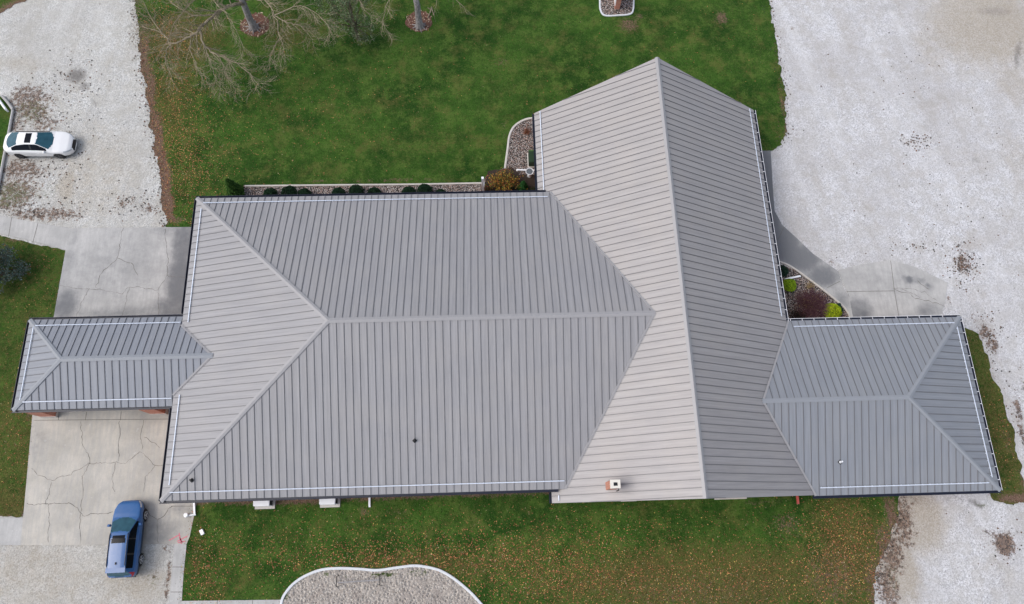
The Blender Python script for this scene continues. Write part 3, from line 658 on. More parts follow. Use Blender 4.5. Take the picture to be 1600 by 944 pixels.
# walls
def wall_run(pts, heights, parent=church, mat=MBRICK, th=.25, closed=True):
    bm = bmesh.new(); n = len(pts)
    for i in range(n if closed else n - 1):
        a, b = pts[i], pts[(i + 1) % n]
        quad(bm, [(*a, 0), (*b, 0), (*b, heights[(i + 1) % n]), (*a, heights[i])])
    bmesh.ops.recalc_face_normals(bm, faces=bm.faces)
    return obj('wall', bm, mat, parent)
OH = .65; za = EZ + .2 * 1 - .16 + .2
wall_run([(AX0 + OH, AYS + OH), (BXW + 1.4, AYS + OH), (BXW + 1.4, AYN - OH), (AX0 + OH, AYN - OH)], [EZ + .05] * 4)
zb_ = EZ + ZB + SB * OH - .2
def gable_wall(y, s_):
    bm = bmesh.new(); 
    quad(bm, [(BXW + OH, y, 0), (BXE - OH, y, 0), (BXE - OH, y, zb_), (BX, y, EZ + HB - .22), (BXW + OH, y, zb_)][::s_])
    return obj('wall', bm, MBRICK, church)
gable_wall(BYS + .45, 1); gable_wall(BYN - .45, -1)
wall_run([(BXW + OH, BYS + .45), (BXW + OH, BYN - .45)], [zb_] * 2, closed=False); wall_run([(BXE - OH, BYS + .45), (BXE - OH, BYN - .45)], [zb_] * 2, closed=False)
wall_run([(BXE - OH, CYS + OH), (CXE - OH, CYS + OH), (CXE - OH, CYN - OH), (BXE - OH, CYN - OH)], [EZ + ZC + .05] * 4, closed=False)
# pillars and beam of the west portico
def pillar(x, y):
    bm = bmesh.new(); box(bm, x - .5, x + .5, y - .22, y + .22, .04, EZ + ZD - .02); o = obj('pillar', bm, MBRICK, church)
    bm = bmesh.new(); box(bm, x - .54, x + .54, y - .26, y + .26, .04, .30); obj('plinth', bm, MSTONE, o)
for px in (70, 242):
    p = G(px, 644, .7)
    pillar(p.x, DYS + .22); pillar(p.x, DYN - .5)
bm = bmesh.new(); box(bm, DXW + .35, AX0 + OH, DYS + .3, DYN - .3, EZ + ZD - .03, EZ + ZD + .015); obj('ceiling', bm, MSOFF, church)
def window(x, y, z, wd, h, ny):
    bm = bmesh.new(); box(bm, x - wd / 2, x + wd / 2, y, y + ny * .05, z, z + h); o = obj('window', bm, MWHITE, church)
    bm = bmesh.new()
    for k in (0, 1): box(bm, x - wd / 2 + .06 + k * wd / 2 * .98, x - .03 + k * wd / 2 * .98, y + ny * .052, y + ny * .06, z + .07, z + h - .07)
    obj('pane', bm, MGLASS, o)
for i in range(7):
    x = lerp(AX0 + 3, BXW - 2, i / 6); window(x, AYS + OH, .9, 1.3, 1.2, -1); window(x, AYN - OH, .9, 1.3, 1.2, 1)
# doorsteps showing under the gable eave
for x0, x1, y1 in ((970, 994, 784), (1116, 1166, 781)):
    a, b = G(x0, y1), G(x1, y1); bm = bmesh.new(); box(bm, a.x, b.x, a.y, BYS + .44, 0.0, .16); box(bm, a.x + .15, b.x - .15, a.y + .4, BYS + .45, .16, .3); obj('doorstep', bm, MSTONE, church)
# roof penetrations
def on_plane(px, py, p0, nrm):
    r = RM @ Vector(((px - 800) / F, (472 - py) / F, -1.0)); o = Vector((0, 0, CAMZ)); t = (Vector(p0) - o).dot(nrm) / r.dot(nrm); return o + r * t
def vent(px, py, p0, nrm, white=False, s=1.):
    p = on_plane(px, py, p0, nrm); q = nrm.to_track_quat('Z', 'Y').to_matrix().to_4x4()
    bm = bmesh.new(); box(bm, -.15 * s, .15 * s, -.15 * s, .15 * s, -.01, .05, M=Matrix.Translation(p) @ q @ Matrix.Rotation(rad(45), 4, 'Z')); 
    o = obj('vent_pipe', bm, MBLACK, church)
    bm = bmesh.new(); disc_lathe(bm, [(.10, -.02), (.07, .10), (.055, .12), (.055, .32), (.04, .32)], 14, Matrix.Translation(p)); obj('pipe_top', bm, MWHITE if white else MBLACK, o)
vent(648, 688.5, sw, nS, s=.7); vent(300, 750.5, sw, nS, s=.65); vent(1312.5, 722, c4, nCS, True, .75)
# chimney
p = on_plane(954, 759.5, b2, nBW); bm = bmesh.new(); box(bm, p.x - .27, p.x + .27, p.y - .22, p.y + .22, p.z - .5, p.z + 1.7)
ch = obj('chimney', bm, MBRICK, church)
bm = bmesh.new(); z = p.z + 1.7
box(bm, p.x - .29, p.x - .10, p.y - .24, p.y + .24, z, z + .09); box(bm, p.x + .14, p.x + .29, p.y - .24, p.y + .24, z, z + .09)
box(bm, p.x - .10, p.x + .14, p.y + .09, p.y + .24, z, z + .09); box(bm, p.x - .10, p.x + .14, p.y - .24, p.y - .10, z, z + .09)
obj('chimney_cap', bm, plain('cream_mortar', (.66, .62, .55), .8), ch)
bm = bmesh.new(); box(bm, p.x - .098, p.x + .138, p.y - .098, p.y + .088, z + .002, z + .02); obj('flue', bm, MBLACK, ch)
bm = bmesh.new(); tube(bm, [(p.x + .2, p.y - .24, z - .1), (p.x + .2, p.y - .34, z - .1), (p.x + .2, p.y - .34, z - .9)], .03); obj('bracket', bm, MBLACK, ch)

# downspouts lying out from the eaves
def downspout(name, a, b, mat, label, wd=.11, vert=True):
    a, b = Vector(a), Vector(b); bm = bmesh.new(); d = (b - a); d.z = 0; d.normalize(); n_ = Vector((-d.y, d.x, 0)) * wd / 2; up = Vector((0, 0, wd * .8))
    def seg(p, q):
        v = [bm.verts.new(x) for x in (p - n_, p + n_, p + n_ + up, p - n_ + up, q - n_, q + n_, q + n_ + up, q - n_ + up)]
        for s_ in ((0, 1, 5, 4), (1, 2, 6, 5), (2, 3, 7, 6), (3, 0, 4, 7), (0, 3, 2, 1), (4, 5, 6, 7)): bm.faces.new([v[i] for i in s_])
    seg(a, b)
    seg(Vector((b.x, b.y, b.z - .004)) - d * .02, b + d * .10 - Vector((0, 0, .06)))
    v0 = a - d * .1
    if vert: box(bm, v0.x - wd * .5, v0.x + wd * .5, v0.y - wd * .5, v0.y + wd * .5, a.z, EZ - .3)
    bmesh.ops.recalc_face_normals(bm, faces=bm.faces)
    return tag(obj(name, bm, mat), label, 'drainpipe')
g = G
downspout('drainpipe', g(302.5, 762, .1), g(304.5, 803, .1), MWHITE, 'white drainpipe outlet where the driveway slab meets the lawn')
downspout('drainpipe', g(577.5, 752, .1), g(577.5, 790, .1), MWHITE, 'white drainpipe outlet lying on the lawn right of the two white boxes', wd=.12)
downspout('drainpipe', g(1242, 756, .1), g(1246.5, 785, .1), plain('red_pipe', (.42, .09, .07), .5), 'red drainpipe outlet sticking out from under the gabled roof', wd=.14)
downspout('drainpipe', g(755, 303, .1), g(755, 287, .1), MWHITE, 'short white drainpipe outlet at the end of the long rock bed', wd=.16)
downspout('drainpipe', g(1226, 437, .1), g(1249, 432, .1), MWHITE, 'white drainpipe outlet above the rounder yellow-green bush in the east bed', wd=.12, vert=False)
downspout('drainpipe', g(842, 267, .12), g(809, 266, .12), MWHITE, 'thin white drainpipe passing behind the round grey basin', wd=.10, vert=False)

# ------------------------------------------------------------ things by the walls
def ac_unit(px, py, label):
    c = G(px, py, .8); y1 = min(c.y, AYS + OH - .15)
    e = empty('air_conditioner', (c.x, c.y, .03), label, 'air conditioner', 'white units along the south wall')
    bm = bmesh.new(); box(bm, -.55, .47, -.30, .38, .08, .80); bmesh.ops.bevel(bm, geom=bm.edges[:], offset=.03, segments=2, affect='EDGES'); obj('cabinet', bm, MWHITE, e)
    bm = bmesh.new()
    for k in range(7): box(bm, .473, .485, -.25, .3, .15 + k * .09, .19 + k * .09)
    obj('side_grille', bm, MBLACK, e)
    bm = bmesh.new(); box(bm, -.65, .62, -.46, .5, 0, .08); obj('pad', bm, MSTONE, e)
    return e
ac_unit(409.5, 783, 'white boxy unit by the wall, the left one, nearer the blue car')
ac_unit(512.5, 780.5, 'white boxy unit by the wall, the right one, nearer the drainpipe')
def thing_mesh(name, bm, mat, label, cat, group=None, smooth=False): return tag(obj(name, bm, mat, smooth=smooth), label, cat, group)
c = G(829, 251); e = empty('utility_box', (c.x + .15, c.y, .05), 'dark green box standing in the rock bed beside the gabled roof eave', 'utility box')
bm = bmesh.new(); box(bm, -.32, .45, -.55, .5, 0, .7); bmesh.ops.bevel(bm, geom=bm.edges[:], offset=.03, segments=2, affect='EDGES'); obj('cabinet', bm, plain('dark_green', (.012, .035, .014), .5), e)
bm = bmesh.new(); box(bm, -.30, .45, .36, .48, .702, .715); obj('lid_strip', bm, plain('moss_green', (.05, .11, .03), .7), e)
bm = bmesh.new(); box(bm, -.4, .5, -.62, .62, -.03, .03); obj('pad', bm, MSTONE, e)
c = G(827.5, 268, .75); e = empty('bird_bath', (c.x, c.y, .05), 'round grey basin on a stem beside the autumn-coloured shrub', 'bird bath')
bm = bmesh.new(); disc_lathe(bm, [(.16, 0), (.15, .04), (.06, .12), (.05, .5), (.1, .6)], 18); obj('pedestal', bm, plain('grey_stone', (.4, .4, .41), .8, var=.2), e, True)
bm = bmesh.new(); disc_lathe(bm, [(.1, .58), (.26, .64), (.31, .72), (.30, .74), (.265, .73), (.2, .67), (.05, .65)], 28); obj('basin', bm, plain('pale_rim', (.55, .56, .58), .6, var=.15), e, True)
bm = bmesh.new(); disc_lathe(bm, [(.255, .70), (.255, .705)], 24); obj('water', bm, plain('basin_water', (.10, .11, .12), .1, spec=.8, var=.5, sc=9), e)
e = empty('pipe_fitting', G(296, 805, .05), 'white plastic pipe fitting at the corner of the driveway', 'pipe')
bm = bmesh.new(); tube(bm, [(-.02, -.02, .08), (.30, .02, .06)], .055, 10); obj('side_pipe', bm, MWHITE, e)
bm = bmesh.new(); disc_lathe(bm, [(.10, .0), (.10, .17), (.14, .17), (.14, .23), (.10, .26)], 14, Matrix.Translation((-.14, 0, 0))); obj('cap', bm, MWHITE, e)
bm = bmesh.new(); box(bm, -.11, .11, -.17, .17, 0, .16, M=Matrix.Translation(G(316.5, 831.5, .03)) @ Matrix.Rotation(rad(28), 4, 'Z')); bmesh.ops.bevel(bm, geom=bm.edges[:], offset=.012, segments=1, affect='EDGES')
thing_mesh('white_block', bm, MWHITE, 'small white block lying alone on the grass near the driveway corner', 'block')
bm = bmesh.new()
for a, b in (((265, 844), (281, 836)), ((281, 833), (284, 850)), ((278, 846), (294, 838)), ((281, 840), (286, 848)), ((279, 848), (290, 846))): ribbon(bm, wiggle(G(*a).to_2d(), G(*b).to_2d(), .04, .2, 3), .06, .060)
tag(obj('spray_mark', bm, plain('pink_paint', (.62, .17, .22), .8, var=.3, sc=12)), kind='structure')
# bench in the sand pit
c = G(562, 908); e = empty('bench', (c.x, c.y, .06), 'low weathered plank bench with dark ends in the sand pit', 'bench')
pl_ = plain('grey_plank', (.33, .32, .33), .85, var=.2, sc=8)
bm = bmesh.new(); box(bm, -1.28, 1.3, -.02, .05, .40, .44, M=Matrix.Rotation(rad(2), 4, 'Z')); obj('seat', bm, plain('pale_plank', (.26, .25, .25), .85, var=.2), e)
for sx in (-1.33, 1.33):
    bm = bmesh.new(); tube(bm, [(sx, -.30, 0), (sx, -.25, .45), (sx, .33, .45), (sx, .38, 0)], .028, 8); obj('leg', bm, MBLACK, e)
# timber rails and post at the left edge
mt = plain('weathered_timber', (.42, .41, .40), .9, var=.25, sc=5)
def rail(pts, label, r=.11):
    bm = bmesh.new(); tube(bm, [G(*p, .13) for p in pts], r, 8); return thing_mesh('timber_rail', bm, mt, label, 'rail', 'pale rails round the small grass island')
rail([(3, 150), (12, 160), (20, 171)], 'short pale rail slanting down to the corner of the grass island')
rail([(20, 172), (16, 195), (11, 222), (6, 246), (0, 278), (-6, 305)], 'long pale rail passing under the back of the white car', .10)
bm = bmesh.new(); a = G(-6, 150, .4); b = G(9, 171, .3); tube(bm, [a, b], .09, 8); tube(bm, [b, b - Vector((0, 0, .3))], .08, 8); thing_mesh('guard_post', bm, MWHITE, 'bright white pipe in the grass corner at the left edge of the frame', 'post')
# brick monument in its bed
region('rock_bed', [(938, -40), (991, -42), (990, 18), (985, 24), (945, 26), (938, 18)], .06, MROCK, step=.2, bound=.15, bumpy=.02)
edging('curb', [(936, -45), (937, 0), (938, 16), (945, 25), (965, 25), (984, 23), (989, 16), (990, 0), (992, -45)], .13, .12, MCURB, 'pale square curb round the bed with the brick pillar', 'curb')
p = G(963.5, 15.5); e = empty('brick_monument', (p.x, p.y, .05), 'narrow brick monument with a white face standing in a square bed', 'monument')
bm = bmesh.new(); box(bm, -.17, .22, 0, 1.6, 0, 2.1); obj('brick_wall', bm, MBRICK, e)
bm = bmesh.new(); box(bm, -.23, -.172, .05, 1.55, .35, 2.1); obj('panel', bm, MWHITE, e)
bm = bmesh.new(); box(bm, -.27, .27, -.04, 1.64, 2.1, 2.18); obj('coping', bm, MSTONE, e)

# ------------------------------------------------------------ vehicles
def lobj(name, V, Fc, mats, parent, smooth=True):
    me = bpy.data.meshes.new(name); me.from_pydata(V, [], Fc); me.update(); me.validate()
    return obj(name, me, mats, parent, smooth)
def crom(t, P):
    i = min(int(t), len(P) - 2); f = t - i; g_ = lambda k: P[min(max(k, 0), len(P) - 1)]
    a, b, c, d = g_(i - 1), g_(i), g_(i + 1), g_(i + 2)
    return .5 * ((2 * b) + (c - a) * f + (2 * a - 5 * b + 4 * c - d) * f * f + (3 * b - a - 3 * c + d) * f ** 3)
def smooth_interp(x, xs, ys, r=.07):
    q = np.linspace(-1, 1, 9) * r; wq = np.exp(-(q / r) ** 2 * 2); wq /= wq.sum()
    return sum(wk * np.interp(x + k, xs, ys) for k, wk in zip(q, wq))
def car(name, label, cat, loc, rz, sp, paint):
    e = empty(name, loc, label, cat, rz=rz)
    L = sp['L']; xs = np.linspace(-L / 2, L / 2, 120); nv = 46; vs = np.linspace(0, 9, nv); sec = []
    for x in xs:
        w_ = float(smooth_interp(x, *sp['w'])); zb = float(smooth_interp(x, *sp['zb'])); zr = max(float(smooth_interp(x, *sp['zr'], r=.05)), zb + .015)
        h = zr - zb; gw = max(w_ * .93 - sp['tum'] * h, .2 * w_); k = min(1, h / .15)
        P = [(w_ * .90, sp['sill']), (w_ * .985, sp['sill'] + .14), (w_ * 1.0, (sp['sill'] + zb) * .52), (w_ * .985, zb - .07), (w_ * .94, zb), (lerp(w_ * .85, w_ * .915, k), zb + .012 + .02 * k),
             (gw + .02, lerp(zb + h * .5, zr - .055, k)), (gw * .90, lerp(zb + h * .75, zr - .012, k)), (gw * .5, zr + .008), (0, zr + .014)]
        P = np.array(P); sec.append([crom(v, P) for v in vs])
    sec = np.array(sec)
    parts = {}
    def add(k, poly): parts.setdefault(k, []).append(poly)
    wz = sp['wr']; axl = sp['axles']
    for i in range(len(xs) - 1):
        for j in range(nv - 1):
            xc = (xs[i] + xs[i + 1]) / 2; vc = (vs[j] + vs[j + 1]) / 2; y, z = sec[i:i + 2, j:j + 2].reshape(-1, 2).mean(0)
            skip = any((xc - a) ** 2 + (z - wz) ** 2 < (wz + .075) ** 2 and vc < 4 for a in axl)
            if skip: continue
            k = 'body'
            if 5.15 < vc < 6.05 and sp['sw'][0] < xc < sp['sw'][1]:
                k = 'side_window' if not any(abs(xc - b) < .045 for b in sp['pil']) else 'pillar_trim'
            if vc > 6.35 and sp['ws'][0] - .10 * (y / .6) ** 2 < xc < sp['ws'][1] + .06 - .30 * (y / .8) ** 2: k = 'windshield'
            if vc > 6.35 and sp['rw'][0] - .03 + sp.get('rc', .35) * (y / .7) ** 2 < xc < sp['rw'][1] + .06 * (y / .6) ** 2: k = 'rear_window'
            if y < .40 and sp['sr'][0] < xc < sp['sr'][1] and vc > 7: k = 'sunroof'
            if sp['hl'] < xc < L / 2 - .05 and 3.0 < vc < 4.6 and y > .38: k = 'headlight'
            if xc > L / 2 - .09 and y < .36 and z > .32 and z < sp['gz']: k = 'grille'
            if xc < sp['tl'] and 3.0 < vc < sp['tv'] and y > .42: k = 'tail_light'
            if vc < sp['lower_v']: k = 'shaded_lower_side'  # lower flank takes the darker blue, standing in for its dark reflection
            for s_ in (1, -1):
                q = [(xs[i], s_ * sec[i, j, 0], sec[i, j, 1]), (xs[i + 1], s_ * sec[i + 1, j, 0], sec[i + 1, j, 1]), (xs[i + 1], s_ * sec[i + 1, j + 1, 0], sec[i + 1, j + 1, 1]), (xs[i], s_ * sec[i, j + 1, 0], sec[i, j + 1, 1])]
                if s_ < 0: q = q[::-1]
                kk = k
                if k in ('side_window', 'headlight', 'tail_light', 'pillar_trim', 'shaded_lower_side'): kk = k + (str(sum(xc > b for b in sp['pil']) if k == 'side_window' else min(range(len(sp['pil'])), key=lambda n_: abs(xc - sp['pil'][n_]))) if k in ('side_window', 'pillar_trim') else (str(sum(xc > a for a in axl)) if k == 'shaded_lower_side' else '')) + ('_l' if s_ > 0 else '_r')
                add(kk, q)
    for i, sg_ in ((0, -1), (len(xs) - 1, 1)):     # nose and tail caps
        xx = xs[i]
        for j in range(nv - 1):
            for s_ in (1, -1):
                a = (xx, s_ * sec[i, j, 0], sec[i, j, 1]); b = (xx, s_ * sec[i, j + 1, 0], sec[i, j + 1, 1]); zc = .55
                q = [a, b, (xx + sg_ * .015, 0, b[2]), (xx + sg_ * .015, 0, a[2])]
                if s_ * sg_ < 0: q = q[::-1]
                add('grille' if (sg_ > 0 and .32 < (a[2] + b[2]) / 2 < sp['gz']) else 'body', q)
    mats = {'body': paint, 'side_window': MCG, 'windshield': MCW, 'rear_window': MCW, 'sunroof': MCG, 'headlight': MHL, 'grille': MBLACK, 'tail_light': MTL, 'pillar_trim': MBLACK, 'shaded_lower_side': sp['lower_mat']}
    for k, polys in parts.items():
        kn = (k[:-2] if k[-2:] in ('_l', '_r') else k).rstrip('0123456789')
        idx = {}; V = []; Fc = []
        for q in polys:
            f = []
            for p_ in q:
                key = tuple(round(c_, 5) for c_ in p_)
                if key not in idx: idx[key] = len(V); V.append(p_)
                f.append(idx[key])
            f = [a for n_, a in enumerate(f) if a != f[n_ - 1]]
            if len(set(f)) >= 3: Fc.append(f)
        o = lobj(kn, V, Fc, mats[kn], e)
    # underbody and wheel wells
    bm = bmesh.new(); box(bm, -L / 2 + .15, L / 2 - .2, -.62, .62, sp['sill'] - .02, sp['sill'] + .4)
    for a in axl:
        M = Matrix.Translation((a, 0, wz)) @ Matrix.Rotation(rad(90), 4, 'X'); disc_lathe(bm, [(wz + .085, -(sp['W'] / 2 - .10)), (wz + .085, sp['W'] / 2 - .10)], 20, M)
    obj('underbody', bm, MBLACK, e)
    for a in axl:
        for s_ in (1, -1):
            M = Matrix.Translation((a, s_ * (sp['W'] / 2 - .115), wz)) @ Matrix.Rotation(rad(-90 * s_), 4, 'X')
            bm = bmesh.new(); disc_lathe(bm, [(.2, -.10), (wz - .03, -.11), (wz, -.08), (wz, .07), (wz - .03, .10), (wz * .70, .10)], 26, M); wo = obj('wheel', bm, MTYRE, e, True)
            bm = bmesh.new(); disc_lathe(bm, [(wz * .70, .06), (wz * .72, .115), (wz * .66, .118), (wz * .64, .08), (wz * .1, .075)], 24, M)
            for k in range(5):
                box(bm, -.03, .03, 0, wz * .66, .07, .11, M=M @ Matrix.Rotation(2 * math.pi * k / 5, 4, 'Z'))
            disc_lathe(bm, [(.05, .07), (.05, .12)], 10, M); obj('rim', bm, sp['rim'], wo)
    for s_ in (1, -1):                              # mirrors, handles, rails
        xm, ym, zm = sp['mir']; bm = bmesh.new(); box(bm, xm - .09, xm + .07, ym * s_ - .02 * s_, (ym + .20) * s_, zm, zm + .13); bmesh.ops.recalc_face_normals(bm, faces=bm.faces)
        bmesh.ops.bevel(bm, geom=bm.edges[:], offset=.03, segments=3, affect='EDGES'); obj('mirror', bm, paint, e, True)
        for xh in sp['hnd']:
            wh = float(np.interp(xh, *sp['w'])); bm = bmesh.new(); box(bm, xh - .1, xh + .1, s_ * (wh * .975), s_ * (wh * .975 + .035), sp['hz'], sp['hz'] + .03); bmesh.ops.recalc_face_normals(bm, faces=bm.faces); obj('door_handle', bm, paint, e)
        if sp.get('rail'):
            x0, x1, yr, zr_ = sp['rail']; bm = bmesh.new(); tube(bm, [(x0, yr * s_, zr_ - .05), (x0 + .12, yr * s_, zr_), (x1 - .12, yr * s_, zr_), (x1, yr * s_, zr_ - .06)], .024, 6); obj('roof_rail', bm, MBLACK, e)
    for pt in sp.get('extra', []):
        bm = bmesh.new(); box(bm, *pt[1]); obj(pt[0], bm, pt[2], e)
    return e
MCG = plain('car_dark_glass', (.005, .007, .011), .2, spec=.1)
tw = MT('car_windscreen', .08, spec=.35); MCW = tw.col(tw.mix(tw.noise(3.2, 3, .5), (.008, .04, .06), (.03, .11, .15)))
MHL = plain('headlight_lens', (.45, .48, .50), .1, spec=.8, var=.3, sc=14); MTL = plain('tail_lens', (.38, .012, .03), .15, spec=.7)
MTYRE = plain('tyre_rubber', (.018, .018, .02), .85); MRIMS = plain('silver_rim', (.55, .56, .58), .3, .4); MRIMD = plain('dark_rim', (.10, .10, .11), .35, .5)
PW = m_paint('white_car_paint', (.78, .78, .78)); PB = m_paint('blue_car_paint', (.010, .090, .27), .3); PBD = plain('shaded_lower_blue', (.014, .030, .055), .4)  # last one: car blue darkened to paint in the side's dark reflection
sedan = dict(L=4.92, W=1.88, sill=.24, wr=.335, axles=(-1.42, 1.46), tum=.80, lower_mat=PW, lower_v=-1, rim=MRIMD,
    w=([-2.46, -2.40, -2.25, -2.0, -1.5, 0, 1.5, 1.9, 2.15, 2.32, 2.42, 2.46], [.48, .62, .76, .86, .92, .94, .93, .89, .80, .66, .50, .40]),
    zb=([-2.46, -2.3, -1.8, -1, 1.0, 1.7, 2.2, 2.38, 2.46], [.78, .90, .95, .95, .91, .86, .76, .66, .56]),
    zr=([-2.46, -2.38, -2.2, -1.25, -.6, .1, .28, 1.22, 1.7, 2.2, 2.40, 2.46], [.82, .97, 1.03, 1.35, 1.42, 1.41, 1.38, .985, .925, .82, .70, .58]),
    sw=(-1.62, .85), pil=(-.25,), ws=(.25, 1.18), rw=(-2.10, -1.22), sr=(-.62, -.14), hl=1.98, gz=.66, tl=-2.28, tv=4.3, mir=(.72, .86, .93), hnd=(-.95, .15), hz=.74,
    extra=[('licence_plate', (-2.50, -2.47, -.26, .26, .55, .68), MWHITE)])
def place(front, rear, side, off, zc=.33):
    """front and rear = pixels of the wheel hubs on the visible side"""
    f, r = G(*front, zc), G(*rear, zc); d = (f - r); d.z = 0; ang = math.atan2(d.y, d.x); n_ = Vector((-math.sin(ang), math.cos(ang), 0)) * side
    m = (f + r) / 2 + n_ * off; return Vector((m.x, m.y, 0)), ang
loc, ang = place((91.5, 244.5), (33, 244.5), 1, .90)
car('parked_car', 'white low saloon with dark sunroof parked across the pale rail', 'car', loc + Vector((0, 0, .01)), ang, sedan, PW)
suv = dict(L=4.52, W=1.82, sill=.30, wr=.345, axles=(-1.32, 1.33), tum=.44, lower_mat=PBD, lower_v=2.1, rim=MRIMS,
    w=([-2.26, -2.2, -2.0, -1.5, 0, 1.3, 1.75, 2.0, 2.15, 2.26], [.66, .80, .86, .90, .91, .90, .85, .77, .66, .50]),
    zb=([-2.26, -2.1, -1, 1.0, 1.7, 2.1, 2.26], [.95, 1.02, 1.04, .99, .93, .82, .66]),
    zr=([-2.26, -2.22, -2.16, -1.92, -1.78, -1.0, 0, .36, 1.22, 1.5, 2.05, 2.2, 2.26], [.97, 1.02, 1.10, 1.52, 1.64, 1.69, 1.68, 1.62, 1.08, 1.04, .92, .82, .68]),
    sw=(-1.78, .95), pil=(-.95, -.05), ws=(.42, 1.18), rw=(-2.18, -1.86), sr=(-.30, .18), hl=1.80, gz=.72, tl=-1.98, tv=6.0, mir=(.80, .86, 1.02), hnd=(-.85, .15), hz=.86, rail=(-1.6, .3, .545, 1.71), rc=.06,
    extra=[('rear_bumper', (-2.31, -2.2, -.72, .72, .42, .58), PBD), ('licence_plate', (-2.33, -2.31, -.24, .24, .62, .74), MWHITE), ('antenna', (-1.52, -1.38, -.02, .02, 1.68, 1.76), MBLACK), ('spoiler', (-1.98, -1.70, -.58, .58, 1.625, 1.665), PB)])
loc, ang = place((228.5, 806), (221.5, 874), 1, .88)
car('parked_car', 'blue hatchback SUV with roof rails parked half on the concrete driveway', 'car', loc + Vector((0, 0, .04)), ang, suv, PB)

# ------------------------------------------------------------ plants
def foliage(name, P, size, cols, parent=None, mat=None, flat=0., asp=.6, nrm=None):
    """many small leaf-shaped faces at the points P"""
    P = np.asarray(P, float); n = len(P); size = np.broadcast_to(size, n)[:, None]
    a = rng.normal(size=(n, 3)); a[:, 2] *= (1 - flat); a /= np.linalg.norm(a, axis=1)[:, None]
    b = rng.normal(size=(n, 3)); b[:, 2] *= (1 - flat); b -= (b * a).sum(1)[:, None] * a; b /= np.linalg.norm(b, axis=1)[:, None]
    V = np.empty((n, 4, 3)); V[:, 0] = P - a * size; V[:, 1] = P - b * size * asp; V[:, 2] = P + a * size; V[:, 3] = P + b * size * asp
    me = bpy.data.meshes.new(name); me.vertices.add(n * 4); me.vertices.foreach_set('co', V.ravel())
    me.loops.add(n * 4); me.loops.foreach_set('vertex_index', np.arange(n * 4)); me.polygons.add(n)
    me.polygons.foreach_set('loop_start', np.arange(0, n * 4, 4)); me.polygons.foreach_set('loop_total', np.full(n, 4)); me.update(calc_edges=True)
    at = me.color_attributes.new('tint', 'FLOAT_COLOR', 'POINT'); c4 = np.ones((n, 4, 4)); c4[:, :, :3] = np.asarray(cols)[:, None, :]
    at.data.foreach_set('color', c4.ravel()); return obj(name, me, mat or MLEAF, parent)
def pick(cols, n, var=.25, wts=None):
    cols = np.array(cols); i = rng.choice(len(cols), n, p=wts); c_ = cols[i] * rng.uniform(1 - var, 1 + var, (n, 1)); return c_
def shell(n, rx, ry, rz, inner=.78, lump=.0, seed=0, half=True):
    d = rng.normal(size=(n, 3)); d /= np.linalg.norm(d, axis=1)[:, None]
    if half: d[:, 2] = np.abs(d[:, 2]) * 1.0 - .12
    r = rng.uniform(inner, 1.0, n) ** .6
    if lump: r *= np.array([1 + lump * mn.noise(Vector(q) * 2.3 + Vector((seed, 0, 0))) for q in d])
    return d * r[:, None] * np.array([rx, ry, rz])
MWOOD = m_bark('twig_bark', (.07, .05, .04), (.16, .12, .09))
def bush(name, px, py, rx, ry, h, label, cols, n, size, group=None, lump=.15, inner=.78, core=(.004, .010, .004), cat='bush', wts=None):
    c_ = G(px, py, h * .5); e = empty(name, (c_.x, c_.y, .04), label, cat, group)
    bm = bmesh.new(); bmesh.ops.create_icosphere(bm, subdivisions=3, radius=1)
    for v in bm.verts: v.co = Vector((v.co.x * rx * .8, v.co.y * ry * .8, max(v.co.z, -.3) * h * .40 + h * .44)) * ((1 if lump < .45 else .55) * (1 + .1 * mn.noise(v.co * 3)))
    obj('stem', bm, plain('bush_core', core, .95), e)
    P = shell(n, rx, ry, h * .5, inner, lump, px); P[:, 2] += h * .5
    foliage('foliage', P, size, pick(cols, n, .35, wts), e); return e
DG = [(.010, .034, .014), (.016, .048, .020), (.006, .022, .010)]
gb = 'round dark green bushes in the rock bed'
for i, (x, y, r, h, lb) in enumerate([(423, 302, .52, .8, 'round dark bush nearest the pointed evergreen, alone before a taller neighbour'), (452, 300, .60, 1.0, 'taller middle bush of the group nearest the pointed evergreen'), (476, 302, .50, .7, 'low bush closing the group nearest the pointed evergreen'),
        (529, 301, .50, .8, 'left bush of the middle trio in the rock bed'), (557, 298, .58, 1.05, 'tallest bush in the middle trio of the rock bed'), (585, 301, .52, .8, 'right bush of the middle trio in the rock bed'),
        (639, 300, .54, .85, 'left bush of the trio nearest the autumn shrub'), (664, 297, .58, 1.1, 'tallest bush of the trio nearest the autumn shrub'), (689, 303, .48, .65, 'lowest bush of the trio nearest the autumn shrub')]):
    bush('round_bush', x, y + 2, r, r * .95, h, lb, DG, 1700, .045, gb)
